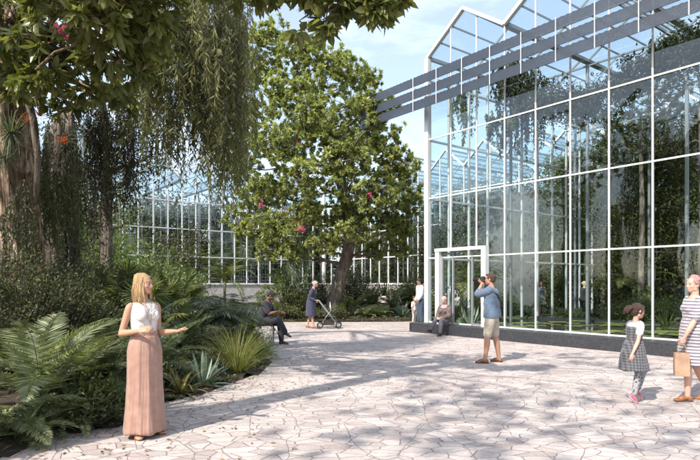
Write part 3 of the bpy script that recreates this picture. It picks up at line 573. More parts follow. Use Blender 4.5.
# 6 woman with pushchair
h = Human('grey haired woman in navy dress pushing a pushchair past the tree', -1.36, 19.6, -8, .98, 'f', lean=10, skin=(.5, .3, .22), vox=.011, hpitch=14, neckf=.03)
h.reach(1, np.array([.16, -.19, .98]), (.1, -.3, -1), (0, .9, -.5), (-.2, 0, -1), .9); h.reach(-1, np.array([.16, .17, .98]), (-.1, -.3, -1), (0, .9, -.5), (.2, 0, -1), .9)
h.leg(1, (.08, .06, .49), (.08, .10, .085), (0, 1, 0)); h.leg(-1, (-.08, -.04, .49), (-.08, -.15, .10), (0, 1, -.2))
h.body(); h.eyes(); nv = mat_cloth('navy_dress_cloth', (.05, .05, .09)); h.shirt(nv, .02, 1.75, .86, 1.43, 'dress_bodice', loose=.015)
h.skirt(nv, [(1.08, .15, .13, .01), (.95, .195, .16, .0), (.7, .2, .18, .0), (.44, .205, .2, 0)], 8, .035, 'dress_skirt'); h.shoe(leather, None); h.hair(mat_hair('silver_hair', (.4, .36, .32)), 'bun')
pc = thing('pushchair', 'three point folding pushchair with black wheels pushed by the woman in navy', 'pushchair', (-.62, 19.55, 0)); ox, oy = 0., 0.
for i, (wx, wy) in enumerate([(-.42, -.22), (-.42, .25), (.22, -.22), (.22, .25)]):
    b = MB(); th = np.linspace(0, 2*math.pi, 22); r = .105; c = np.array([ox+wx, oy+wy, r+.012])
    ring = np.stack([c[0]+np.cos(th)*r*.88, np.full(22, c[1]), c[2]+np.sin(th)*r*.88], 1); b.tube(ring, .018, 8); w = b.build('wheel', black, pc)
    b = MB(); b.tube([c-[0, .02, 0], c+[0, .02, 0]], .025, 10)
    for a in range(6): b.beam(c, c+np.array([math.cos(a*1.047), 0, math.sin(a*1.047)])*.085, .008, .008, (0, 1, 0))
    hb = b.build('hub', metal, pc); hb.parent = w
for sy in (-.19, .22):
    b = MB(); b.tube([(ox-.58, oy+sy, .98), (ox-.48, oy+sy, .99), (ox-.1, oy+sy, .5), (ox+.2, oy+sy, .13)], .014, 8); b.tube([(ox-.4, oy+sy, .13), (ox-.2, oy+sy, .42), (ox-.05, oy+sy, .62), (ox-.08, oy+sy, .92)], .012, 8); b.build('side_frame', metal, pc)
b = MB(); b.tube([(ox-.58, oy-.2, .98), (ox-.58, oy+.23, .98)], .018, 8); b.build('handlebar', black, pc)
b = MB(); b.beam((ox-.22, oy+.015, .44), (ox+.1, oy+.015, .40), .36, .03); b.beam((ox-.24, oy+.015, .45), (ox-.36, oy+.015, .8), .36, .03); b.beam((ox+.1, oy+.015, .40), (ox+.17, oy+.015, .2), .36, .02); b.build('seat', mat_cloth('dark_seat_fabric', (.04, .04, .045)), pc)
b = MB(); b.beam((ox-.3, oy+.015, .18), (ox+.08, oy+.015, .18), .34, .12); b.build('basket', mat_plain('mesh_basket', (.03, .03, .03), .9), pc)

# 7 woman sitting on kerb
h = Human('woman in pink headscarf and brown jacket sitting on the dark kerb', 2.90, 16.98, -128, .97, 'f', lean=8, pelvis=.43, pf=0, skin=(.5, .3, .22), vox=.010, hpitch=10)
h.arm(1, (.15, .35, -.85), (-.5, .85, -.15), (-.5, .8, -.1), (0, .1, -1), .6); h.arm(-1, (-.15, .35, -.85), (.5, .85, -.15), (.5, .8, -.1), (0, .1, -1), .6)
h.leg(1, (.10, .42, .52), (.16, .66, .20), (.1, 1, .25)); h.leg(-1, (-.08, .42, .49), (-.06, .46, .085), (0, 1, 0))
h.body(); h.eyes(); jk = mat_cloth('brown_tweed', (.11, .08, .07), 'spots', (.2, .15, .13), 20.); h.shirt(jk, .024, 1.85, .86, 1.43, 'jacket', loose=.012, flare=.2); h.pants(mat_cloth('grey_trousers', (.11, .10, .12)), .018, 2.); h.shoe(black); h.hair(mat_cloth('pink_grey_scarf', (.42, .3, .29)), 'scarf')

# 8 man and child behind kerb
h = Human('dark haired man in pale shirt and jeans standing at the glasshouse corner', 2.76, 21.9, 200, 1.03, 'm', lean=4, skin=(.35, .2, .14), vox=.012, hpitch=25)
h.arm(1, (.1, -.05, -1), (.0, .35, -.9), (0, .3, -1), (-.9, 0, 0), .5); h.arm(-1, (-.1, .1, -1), (.1, .55, -.8), (0, .5, -1), (.9, 0, 0), .5)
h.leg(1, (.1, .03, .49), (.11, 0, .085), (.1, 1, 0)); h.leg(-1, (-.1, .03, .49), (-.11, .0, .085), (-.1, 1, 0))
h.body(); h.eyes(); h.shirt(mat_cloth('pale_grey_shirt', (.5, .53, .56)), .018, 1.9, .88, 1.43, 'shirt', loose=.012); h.pants(mat_cloth('blue_jeans', (.045, .07, .11)), .02, 2.); h.shoe(black); h.hair(mat_hair('black_hair', (.02, .015, .012)), 'short')
h = Human('small child in pale clothes standing next to the man in jeans', 2.55, 22.2, -60, .60, 'f', skin=(.5, .3, .22), vox=.009, headk=1.4, neckf=.0)
h.arm(1, (.25, .2, -.9), (.1, .3, -.9), (0, .2, -1), (-.9, 0, 0), .5); h.arm(-1, (-.25, .1, -.9), (.0, .3, -.9), (0, .2, -1), (.9, 0, 0), .5)
h.leg(1, (.1, .05, .49), (.16, .05, .085), (.1, 1, 0)); h.leg(-1, (-.1, -.02, .49), (-.14, -.1, .085), (-.1, 1, 0))
h.body(); h.eyes(); h.shirt(mat_cloth('cream_top', (.6, .56, .53)), .02, 1., .86, 1.43, 'top'); h.pants(mat_cloth('cream_trousers', (.5, .46, .44)), .02, 2.); h.shoe(leather); h.hair(mat_hair('brown_hair', (.07, .04, .02)), 'bun')

# 9, 10 visitors inside
h = Human('woman in blue-grey dress seen through the glass behind the ferns of the pond', 9.3, 27.2, -110, .98, 'f', skin=(.5, .3, .22), vox=.012)
h.arm(1, (.1, .05, -1), (.0, .2, -.9), (0, .2, -1), (-.9, 0, 0), .5); h.arm(-1, (-.1, .1, -1), (.1, .25, -.9), (0, .2, -1), (.9, 0, 0), .5)
h.leg(1, (.08, .03, .49), (.08, .03, .085), (.1, 1, 0)); h.leg(-1, (-.08, .0, .49), (-.08, -.1, .085), (-.1, 1, 0))
h.body(); h.eyes(); bl = mat_cloth('slate_dress', (.22, .24, .32)); h.shirt(bl, .016, .6, .86, 1.43, 'dress_bodice'); h.skirt(bl, [(1.06, .14, .11, 0), (.9, .2, .16, 0), (.56, .22, .2, 0)], 7, .03, 'dress_skirt'); h.shoe(leather); h.hair(mat_hair('brown_hair', (.08, .045, .025)), 'long')
h = Human('blonde woman in black clothes walking past the indoor pond', 9.75, 23.4, 20, .98, 'f', lean=6, skin=(.55, .34, .25), vox=.011, hyaw=25)
h.arm(1, (.1, .2, -1), (-.2, .75, -.5), (-.2, .8, -.2), (-.5, 0, -1), .6); h.arm(-1, (-.1, .1, -1), (.1, .65, -.7), (0, .5, -1), (.9, 0, 0), .5)
h.leg(1, (.08, .12, .5), (.08, .2, .085), (0, 1, .1)); h.leg(-1, (-.08, -.0, .49), (-.08, -.2, .12), (0, 1, -.3))
h.body(); h.eyes(); h.shirt(mat_cloth('black_jacket', (.03, .03, .035)), .022, 1.8, .86, 1.43, 'jacket', loose=.01, flare=.1); h.pants(mat_cloth('black_trousers', (.025, .025, .03)), .016, 2.); h.shoe(black); h.hair(mat_hair('pale_blonde_hair', (.6, .48, .3)), 'bun')
# ------------------------------------------------------------------ ground, paving, beds, kerb, pond
def flat(poly, z, name, mat, z2=None, kind='structure'):
    b = MB()
    if z2 is None: b.add([(x, y, z) for x, y in poly], [tuple(range(len(poly)))])
    else: b.prism(poly, z2, z)
    o = b.build(name, mat); o['kind'] = kind; return o
flat([(-300, -300), (300, -300), (300, 300), (-300, 300)], -.02, 'ground', M['earth'])
kA = NM(12.62, 13.3)[:2]; kB = NM(12.62, -9)[:2]     # kerb front line
cor = NM(26.5, 13.3)[:2]
EDGE = [(-9, -12), (-7, -2), (-5.2, 2.5), (-3.6, 4.3), (-3.12, 5.0), (-3.05, 5.75), (-2.46, 6.15), (-2.42, 7.3), (-2.04, 8.04), (-1.86, 8.7), (-1.62, 9.6), (-1.6, 11.1), (-1.72, 12.1), (-2.0, 13.2), (-2.45, 14.5), (-3.0, 17), (-3.4, 20), (-3.5, 22.6), (-2.2, 22.9), (0, 22.9), (2.0, 23.0), (3.6, 23.2), (5.5, 24.5)]
pav = [p for p in EDGE]+[(NM(17, 13.1)[0], NM(17, 13.1)[1]), (NM(12.9, 13.1)[0], NM(12.9, 13.1)[1]), tuple(NM(12.9, -9)[:2]), (16, -12)]
flat(pav, 0.0, 'paving', M['paving'])
# soil beds, gently mounded and set just behind the paving edge
import mathutils
from mathutils.geometry import tessellate_polygon
def inpoly(x, y, poly):
    c = False; n = len(poly)
    for i in range(n):
        x1, y1 = poly[i]; x2, y2 = poly[(i+1) % n]
        if (y1 > y) != (y2 > y) and x < (x2-x1)*(y-y1)/(y2-y1)+x1: c = not c
    return c
def edge_dist(x, y, line):
    d = 1e9
    for (x1, y1), (x2, y2) in zip(line[:-1], line[1:]):
        vx, vy = x2-x1, y2-y1; t = max(0, min(1, ((x-x1)*vx+(y-y1)*vy)/(vx*vx+vy*vy))); d = min(d, math.hypot(x-x1-t*vx, y-y1-t*vy))
    return d
BED = EDGE+[(30, 60), (-60, 60), (-60, -12)]
def bz(x, y):
    if not inpoly(x, y, BED): return 0.
    d = edge_dist(x, y, EDGE); return .03+.22*min(1, d/1.5)*(.75+.25*math.sin(x*1.3)*math.cos(y*1.1))
def bed_mesh(x0, x1, y0, y1, st):
    xs = np.arange(x0, x1, st); ys = np.arange(y0, y1, st); b = MB(); idx = {}; V = []; Fc = []
    for i, x in enumerate(xs):
        for j, y in enumerate(ys):
            if not inpoly(x+st/2, y+st/2, BED): continue
            q = []
            for a, c in ((x, y), (x+st, y), (x+st, y+st), (x, y+st)):
                k = (round(a, 3), round(c, 3))
                if k not in idx: idx[k] = len(V); V.append((a, c, bz(a, c)-.004 if inpoly(a, c, BED) else -.01))
                q.append(idx[k])
            Fc.append(tuple(q))
    b.add(V, Fc, 0, smooth=True); return b
o = bed_mesh(-20, 8, -12, 42, .25).build('planting_bed', M['soil']); o['kind'] = 'structure'
# dark kerb
b = MB(); a0 = NM(12.62, 13.25); 
poly = [NM(12.62, 13.25)[:2], NM(12.62, -9)[:2], NM(13.06, -9)[:2], NM(13.06, 13.25)[:2]]
b.prism([tuple(p) for p in poly][::-1], -.01, .30); o = b.build('low_wall', M['darkkerb']); setp(o, 'long dark stone kerb at the foot of the glass facade', 'low wall')
md = o.modifiers.new('bev', 'BEVEL'); md.width = .012; md.segments = 2
b = MB(); poly = [NM(12.66, 13.25), NM(12.66, -9)]
# pond inside
def mat_water():
    m, nt, N = newmat('pond_water'); b_ = N('ShaderNodeBsdfPrincipled'); b_.inputs['Base Color'].default_value = (.035, .045, .02, 1); b_.inputs['Roughness'].default_value = .03; b_.inputs['Specular IOR Level'].default_value = .9
    g = N('ShaderNodeNewGeometry'); n = N('ShaderNodeTexNoise'); n.inputs['Scale'].default_value = 3; lk(nt, g.outputs['Position'], n.inputs[0]); bp = N('ShaderNodeBump'); bp.inputs['Strength'].default_value = .12; bp.inputs['Distance'].default_value = .03
    lk(nt, n.outputs[0], bp.inputs['Height']); lk(nt, bp.outputs[0], b_.inputs['Normal']); o = N('ShaderNodeOutputMaterial'); lk(nt, b_.outputs[0], o.inputs[0]); return m
flat([tuple(NM(13.2, 12.3)[:2]), tuple(NM(13.2, -9)[:2]), tuple(NM(18.2, -9)[:2]), tuple(NM(18.2, 12.3)[:2])][::-1], .25, 'pond_water', mat_water())
flat([tuple(NM(18.6, 12.8)[:2]), tuple(NM(18.6, -9)[:2]), tuple(NM(26.6, -9)[:2]), tuple(NM(26.6, 12.8)[:2])][::-1], .01, 'indoor_floor', M['concrete'], -.015)
b = MB(); b.prism([tuple(NM(18.2, 12.3)[:2]), tuple(NM(18.2, -9)[:2]), tuple(NM(18.55, -9)[:2]), tuple(NM(18.55, 12.3)[:2])][::-1], -.01, .33); o = b.build('pond_edge_wall', M['darkkerb']); setp(o, 'dark stone edge along the far side of the indoor pond', 'low wall')
# ------------------------------------------------------------------ glasshouses
def glasshouse(name, label, Pf, rows, z0, nb, depth, bay, eave, rise, gable=3, mw=.036, md=.036, post=.16, door=None, plinth=None, sidewall=(True, False), back=False, rstep=1.5, glass='glass'):
    # Pf(a, d) -> world xy for a bays along the facade and d metres inward
    t = thing(name, label, 'glasshouse', tuple(Pf(0, 0)))
    org = Pf(0, 0)
    def W(a, d, z): return Pf(a*bay, d)+UZ*z-org
    A = nrm(Pf(1, 0)-Pf(0, 0)); Dn = nrm(Pf(0, 1)-Pf(0, 0))
    def prof(a):   # roof height above eave at bay position a
        u = (a % gable)/gable; return rise*(1-abs(2*u-1))
    for i in range(nb+1):
        ztop = eave+prof(i)-.03; w = post if i == 0 else mw
        segs = [(z0, ztop)]
        if door and door[0] < i < door[1]: segs = [(door[2], ztop)]
        for a, c in segs:
            b = MB(); b.beam(W(i, 0, a), W(i, 0, c), w, post if i == 0 else md, A); b.build('corner_post' if i == 0 else 'mullion', M['white'], t)
    for r in rows[1:]:
        b = MB(); b.beam(W(0, -.004, r), W(nb, -.004, r), mw*.9, md*1.05, UZ); b.build('transom', M['white'], t)
    b = MB(); b.beam(W(0, 0.003, z0+.03), W(nb, 0.003, z0+.03), .06, md*1.1, UZ); b.build('base_rail', M['white'], t)
    for i in range(nb):
        b = MB(); rr = rows+[eave]
        for a, c in zip(rr[:-1], rr[1:]):
            if door and a < door[2]-.3 and door[0]-.5 < i+.5 < door[1]+.1 and a < .5 and i+.5 > door[0] and i+.5 < door[1]: continue
            b.add([W(i+.02, .02, a), W(i+.98, .02, a), W(i+.98, .02, c), W(i+.02, .02, c)], [(0, 1, 2, 3)])
        b.add([W(i+.02, .02, eave), W(i+.98, .02, eave), W(i+.98, .02, eave+prof(i+.98)-.05), W(i+.02, .02, eave+prof(i+.02)-.05)] if prof(i+.5) < rise*.99 else
              [W(i+.02, .02, eave), W(i+.98, .02, eave), W(i+.98, .02, eave+prof(i+.98)-.05), W(i+.5, .02, eave+rise-.05), W(i+.02, .02, eave+prof(i+.02)-.05)], [(0, 1, 2, 3)] if prof(i+.5) < rise*.99 else [(0, 1, 2, 3, 4)])
        b.build('pane', M[glass], t)
    ng = nb//gable
    for g in range(ng):
        a0, am, a1 = g*gable, g*gable+gable/2, (g+1)*gable
        b = MB(); b.beam(W(a0, -.01, eave), W(am, -.01, eave+rise), .13, .1, UZ); b.beam(W(am, -.01, eave+rise), W(a1, -.01, eave), .13, .1, UZ); b.build('gable_frame', M['white'], t)
        b = MB(); n = int(depth/rstep)
        for k in range(1, n+1):
            d = k*depth/n
            b.beam(W(a0, d, eave), W(am, d, eave+rise), .035, .06, UZ); b.beam(W(am, d, eave+rise), W(a1, d, eave), .035, .06, UZ)
        for q in (.33, .66):
            b.beam(W(a0+(am-a0)*q, 0, eave+rise*q), W(a0+(am-a0)*q, depth, eave+rise*q), .03, .05, UZ); b.beam(W(a1-(a1-am)*q, 0, eave+rise*q), W(a1-(a1-am)*q, depth, eave+rise*q), .03, .05, UZ)
        b.beam(W(am, 0, eave+rise), W(am, depth, eave+rise), .07, .09, UZ); b.beam(W(a1, 0, eave), W(a1, depth, eave), .16, .1, UZ)
        if g == 0: b.beam(W(a0, 0, eave), W(a0, depth, eave), .12, .1, UZ)
        b.build('roof_frame', M['wgrey'], t)
        b = MB(); b.add([W(a0, 0, eave+.05), W(a0, depth, eave+.05), W(am, depth, eave+rise+.05), W(am, 0, eave+rise+.05)], [(0, 1, 2, 3)]); b.add([W(am, 0, eave+rise+.05), W(am, depth, eave+rise+.05), W(a1, depth, eave+.05), W(a1, 0, eave+.05)], [(0, 1, 2, 3)]); b.build('roof_glazing', M['rglass'], t)
    # trusses across the depth on inner columns
    for kk, dd in enumerate(np.arange(4.4, depth-1, 4.4)):
        b = MB(); zt, zb = eave-.15, eave-1.0
        b.beam(W(0, dd, zt), W(nb, dd, zt), .05, .05, UZ); b.beam(W(0, dd, zb), W(nb, dd, zb), .05, .05, UZ)
        for i in range(nb): b.beam(W(i, dd, zb if i % 2 else zt), W(i+1, dd, zt if i % 2 else zb), .025, .025, UZ)
        b.build('truss', M['wgrey'], t)
        for i in range(0, nb+1, gable):
            b = MB(); b.beam(W(i, dd, 0), W(i, dd, eave), .08, .08, A); b.build('column', M['wgrey'], t)
    for side, aa in ((0, 0), (1, nb)):
        if sidewall[side]:
            b = MB(); n = int(depth/bay)
            for k in range(1, n+1): b.beam(W(aa, k*depth/n, z0), W(aa, k*depth/n, eave), .07, .07, Dn)
            for r in rows[1:]: b.beam(W(aa, 0, r), W(aa, depth, r), .06, .06, UZ)
            b.build('side_wall_frame', M['white'], t)
            b = MB(); b.add([W(aa, 0.02, z0), W(aa, depth, z0), W(aa, depth, eave), W(aa, .02, eave)], [(0, 1, 2, 3)]); b.build('side_glazing', M['rglass'], t)
    if back:
        b = MB(); n = nb
        for k in range(0, n+1): b.beam(W(k, depth, z0), W(k, depth, eave), .07, .07, A)
        for r in rows[1:]: b.beam(W(0, depth, r), W(nb, depth, r), .06, .06, UZ)
        b.build('rear_wall_frame', M['wgrey'], t)
    if plinth:
        b = MB(); p = [W(0, -.12, 0), W(nb, -.12, 0), W(nb, .16, 0), W(0, .16, 0)]; b.prism([tuple(q[:2]) for q in p], -.02, plinth-.08); b.build('plinth', M['plinth'], t)
        b = MB(); p = [W(0, -.18, 0), W(nb, -.18, 0), W(nb, .2, 0), W(0, .2, 0)]; b.prism([tuple(q[:2]) for q in p], plinth-.08, plinth+.01); b.build('plinth_coping', M['plinth'], t)
    return t, W
M['aglass'] = mat_glass('facade_glazing', (.82, .89, .88), .03, 1.15)
front, FW = glasshouse('glasshouse', 'tall glasshouse with white mullions and gabled roofline behind the dark kerb', lambda a, d: NM(13.17+d, 12.96-a), [.30, 2.39, 4.33, 6.25, 8.19], .29, 21, 13.2, 1.012, 8.93, 1.05, door=(.55, 2.35, 2.62), sidewall=(True, False), glass='aglass', rstep=1.9)
# door portal
b = MB(); y0 = -.09
for a in (.55, 2.38): b.beam(FW(a, y0, 0.0), FW(a, y0, 2.6), .16 if a > 1 else .13, .16, -UM)
b.beam(FW(.55-.08, y0-.003, 2.62), FW(2.38+.08, y0-.003, 2.62), .17, .1, UZ); fr = b.build('door_frame', M['white'], front)
for a0, a1 in ((.62, 1.12), (1.82, 2.3)):
    b = MB(); q = .06
    for a in (a0+.03, a1-.03): b.beam(FW(a, .0, .3), FW(a, .0, 2.54), q, .05, -UM)
    b.beam(FW(a0, .002, .34), FW(a1, .002, .34), q, .06, UZ); b.beam(FW(a0, .002, 2.5), FW(a1, .002, 2.5), q, .06, UZ); d_ = b.build('door_leaf', M['wgrey'], front)
    b = MB(); b.add([FW(a0+.06, .01, .36), FW(a1-.06, .01, .36), FW(a1-.06, .01, 2.48), FW(a0+.06, .01, 2.48)], [(0, 1, 2, 3)]); hd = MB(); hd.tube([FW(a1-.1, -.06, 1.0), FW(a1-.1, -.06, 1.5)], .014, 8); hd.beam(FW(a1-.1, -.06, 1.04), FW(a1-.1, 0, 1.04), .02, .02); hd.beam(FW(a1-.1, -.06, 1.46), FW(a1-.1, 0, 1.46), .02, .02); h_ = hd.build('handle', metal, front); h_.parent = d_; g_ = b.build('door_pane', M['rglass'], front); g_.parent = d_
# louvres
for z in (7.92, 7.565, 7.22):
    b = MB(); b.beam(FW(-2.7, -.62, z), FW(21, -.62, z), .25, .05, UZ*.0+UZ)
    o = b.build('sunshade_louvre', M['louvre'], front)
# beam() puts w across t x up, so rebuild as upright tilted blades
for o in [c for c in front.children if c.name.startswith('sunshade_louvre')]: bpy.data.objects.remove(o)
def blade(z):
    b = MB(); h = .155; tl = .03
    A0, A1 = FW(-2.7, -.62, z), FW(21, -.62, z); up = UZ*h; ou = -UN*tl
    for q, (P0, P1) in enumerate([(A0, A1)]):
        th = UN*.012
        V = [P0-up+ou-th, P0+up-ou-th, P0+up-ou+th, P0-up+ou+th, P1-up+ou-th, P1+up-ou-th, P1+up-ou+th, P1-up+ou+th]
        b.add(V, [(3, 2, 1, 0), (4, 5, 6, 7), (0, 1, 5, 4), (1, 2, 6, 5), (2, 3, 7, 6), (3, 0, 4, 7)])
    # row of little ventilation blocks along the top edge
    for i in np.arange(-2.6, 21, .16):
        p = FW(i, -.62, z)+up*1.0-ou; b.beam(p, p-UM*.06, .02, .02, UZ)
    return b.build('sunshade_louvre', M['louvre'], front)
for z in (8.0, 7.60, 7.23): blade(z)
for i in range(0, 22):
    b = MB(); b.beam(FW(i, -.665, 7.07), FW(i, -.665, 8.16), .014, .02, -UM); b.beam(FW(i, -.59, 7.79), FW(i, -.05, 7.79), .03, .04, UZ); b.build('louvre_bracket', M['white'], front)
wingA, AW = glasshouse('rear_glasshouse', 'rear glasshouse wing on a pale plinth between the tree and the tall glasshouse', lambda a, d: NM(26.9+d, 38.5-a), [1.56, 3.5, 5.45, 7.4], 1.55, 26, 9., 1.012, 8.93, 1.3, plinth=1.55, sidewall=(False, True), mw=.07, md=.07, post=.15, rstep=2.2, back=True)
wingA2, _ = glasshouse('inner_glasshouse', 'glasshouse wing seen through the tall facade behind the indoor planting', lambda a, d: NM(27.2+d, 12.4-a), [1.56, 3.5, 5.45, 7.4], 0.1, 21, 7., 1.012, 8.93, 1.3, sidewall=(False, False), mw=.05, md=.05, post=.08, rstep=2.2)
for o in wingA2.children:
    if o.name.split('.')[0] in ('mullion', 'transom', 'corner_post'): o.data.materials[0] = M['wgrey']
wingB, BW = glasshouse('side_glasshouse', 'glasshouse wing on a pale plinth left of the yellow-green tree', lambda a, d: NM(26.9-a, 38.7+d), [1.56, 3.5, 5.45, 7.4], 1.55, 24, 9., 1.012, 8.93, 1.3, plinth=1.55, sidewall=(False, True), mw=.08, md=.07, post=.15, rstep=2.2, back=True)
# grey interior panels
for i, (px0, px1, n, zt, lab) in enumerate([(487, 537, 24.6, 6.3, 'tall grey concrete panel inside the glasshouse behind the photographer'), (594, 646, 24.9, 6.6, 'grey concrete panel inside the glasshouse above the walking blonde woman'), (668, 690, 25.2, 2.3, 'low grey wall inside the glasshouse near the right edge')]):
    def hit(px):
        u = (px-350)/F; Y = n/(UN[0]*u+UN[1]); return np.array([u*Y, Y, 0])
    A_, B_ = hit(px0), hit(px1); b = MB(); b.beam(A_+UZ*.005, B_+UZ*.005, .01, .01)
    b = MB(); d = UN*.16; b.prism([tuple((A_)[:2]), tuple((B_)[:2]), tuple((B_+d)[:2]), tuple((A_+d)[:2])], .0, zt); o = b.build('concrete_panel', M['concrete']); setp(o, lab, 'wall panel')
# stone seat
b = MB(); V, Fc = [], []
o_ = []
import bmesh
def rock(name, label, cat, x, y, sx, sy, sz, mat, seed, box=False, group=None):
    bm = bmesh.new()
    if box: bmesh.ops.create_cube(bm, size=1); bmesh.ops.subdivide_edges(bm, edges=bm.edges[:], cuts=7, use_grid_fill=True)
    else: bmesh.ops.create_icosphere(bm, subdivisions=3, radius=.5)
    from mathutils import noise
    for v in bm.verts:
        p = v.co.copy(); d = noise.noise(p*3+Vector((seed, 0, 0)))*(.05 if box else .28)+noise.noise(p*9+Vector((0, seed, 0)))*(.035 if box else .08)
        if box: v.co = v.co*(1-.03*(abs(p.x)+abs(p.y)+abs(p.z)))+p.normalized()*d
        else: v.co += p.normalized()*d*.6
        v.co = Vector((v.co.x*sx, v.co.y*sy, (v.co.z+.42)*sz))
    me = bpy.data.meshes.new(name); bm.to_mesh(me); bm.free(); me.materials.append(mat)
    for p in me.polygons: p.use_smooth = not box
    o = bpy.data.objects.new(name, me); COL.objects.link(o); o.location = (x, y, bz(x, y)-.02); o.rotation_euler.z = seed; return setp(o, label, cat, group)
o = rock('stone_seat', 'square rough stone block used as a seat by the man in dark clothes', 'stone seat', -2.15, 14.25, .42, .5, .53, M['stone'], .05, True); o.location.z = 0.0
for i, (px, py, sx, lab) in enumerate([(353, 318, .75, 'pale boulder in the bed right of the tree foot'), (402, 318, .9, 'flat pale boulder near the small child'), (361, 313, .5, 'small rock behind the pale boulder by the tree'), (214, 378, .28, 'little rock at the paving edge between agave and yellow grass'), (265, 360, .25, 'little rock at the tip of the left bed')]):
    Y = min(868/(py-284), 25.5); p = P(px, py, Y); rock('rock', lab, 'rock', p[0], p[1], sx, sx*.7, sx*.5, M['rock'], i*1.3+.4)
# ------------------------------------------------------------------ vegetation generators
def rv(n, s=1.): return RNG.randn(n, 3)*s
def frond(b, base, az, el, L, droop, n=34, ll=.25, lw=.03, mat=0, rmat=1, fine=False, hang=.15, rr=.008, curl=0., start=.12, vshape=.35):
    m = 14; t = np.linspace(0, 1, m); e = el-droop*t**1.3; a = az+curl*t
    d = np.stack([np.cos(a)*np.cos(e), np.sin(a)*np.cos(e), np.sin(e)], 1); pts = np.concatenate([[base], base+np.cumsum(d*L/m, axis=0)])
    d = np.concatenate([d[:1], d]); tt = np.linspace(0, 1, m+1)
    b.tube(pts, rr*(1-.8*tt), 4, rmat, cap=False)
    u = np.linspace(start, .995, n); C = np.stack([np.interp(u, tt, pts[:, i]) for i in range(3)], 1); T = nrm(np.stack([np.interp(u, tt, d[:, i]) for i in range(3)], 1))
    side = nrm(np.cross(T, [0, 0, 1.])+1e-6); up = np.cross(side, T)
    pr = np.sin(np.pi*np.clip(u*.92+.08, 0, 1)**.75)**.7+.08
    for sg in (1, -1):
        D = nrm(side*sg*1.+T*(.45+.5*u[:, None])+up*vshape-np.array([0, 0, hang])+rv(n, .06)); b.leaves(C, D, up+side*sg*-.2, ll*pr*(.9+.2*RNG.rand(n)), lw*(.6+.4*pr), fine, mat)
def frondplant(seedn, L, ll, lw, el=(.5, 1.35), droop=(1., 1.9), n=34, mat='fern', trunk=0, fine=False, hang=.15, z=0., vshape=.35, rr=.009):
    b = MB()
    if trunk: b.tube([(0, 0, -.05), (.02, 0, trunk*.5), (0, 0, trunk)], [.07, .06, .06], 8, 1)
    for i in range(seedn):
        az = i*2.4+RNG.rand()*.5; f = i/seedn; el_ = el[1]+(el[0]-el[1])*f+RNG.randn()*.08
        frond(b, np.array([0, 0, trunk+z]), az, el_, L*(.8+.35*RNG.rand()), droop[0]+(droop[1]-droop[0])*RNG.rand(), n, ll, lw, 0, 1, fine, hang, rr, RNG.randn()*.25, vshape=vshape)
    return b.mesh('foliage', [M[mat], M['stem']])
def blades(nb, L, W, el=(.3, 1.4), droop=(.6, 1.6), seg=8, fold=.25, rad=.04, taper='agave', z=0, b=None, mat=0):
    b = b or MB()
    for i in range(nb):
        az = i*2.4+RNG.rand()*.6; e0 = el[1]+(el[0]-el[1])*(i/nb)+RNG.randn()*.07; l = L*(.75+.4*RNG.rand()); dr = droop[0]+(droop[1]-droop[0])*RNG.rand()
        t = np.linspace(0, 1, seg+1); e = e0-dr*t**1.6; d = np.stack([np.cos(az)*np.cos(e), np.sin(az)*np.cos(e), np.sin(e)], 1)
        pts = np.array([math.cos(az)*rad, math.sin(az)*rad, z])+np.concatenate([[[0, 0, 0]], np.cumsum(d[:-1]*l/seg, axis=0)])
        w = W*{'agave': (.55+.9*t)*(1-t**3.)*.9+.02, 'grass': (1-t)**.6*.9+.08, 'strap': (1-t**4)*.9+.05}[taper]
        side = np.array([-math.sin(az), math.cos(az), 0]); up = np.cross(d, side)*-1
        Lf = pts+side*(w/2)[:, None]+up*(w*fold)[:, None]*.8; Rt = pts-side*(w/2)[:, None]+up*(w*fold)[:, None]*.8
        V = np.stack([Lf, pts, Rt], 1).reshape(-1, 3); k = np.arange(seg)[:, None]*3
        b.add(V, np.concatenate([k+np.array([0, 1, 4, 3]), k+np.array([1, 2, 5, 4])]), mat, RNG.rand(), True)
    return b
def bladeplant(nb, L, W, mat, **k): return blades(nb, L, W, **k).mesh('foliage', [M[mat], M['stem']])
def fanpalm(n, R, mat='mid', trunk=.6):
    b = MB()
    for i in range(n):
        az = i*2.4; e = 1.25-1.1*i/n+RNG.randn()*.1; d = np.array([math.cos(az)*math.cos(e), math.sin(az)*math.cos(e), math.sin(e)]); L = R*(.9+.4*RNG.rand())
        c = np.array([0, 0, trunk])+d*L; b.tube([(0, 0, trunk*.8), c*.5+np.array([0, 0, trunk*.5+.05]), c], [.012, .009, .007], 4, 1, cap=False)
        s = nrm(np.cross(d, [0, 0, 1.])); k = 22; th = np.linspace(-2.3, 2.3, k); D = np.outer(np.cos(th), d)+np.outer(np.sin(th), s)-np.array([0, 0, .35])
        b.leaves(np.repeat(c[None], k, 0), D, np.repeat(np.cross(s, d)[None], k, 0), R*.55*(.85+.2*RNG.rand(k)), R*.07, False, 0, bend=.8)
    return b.mesh('foliage', [M[mat], M['stem']])
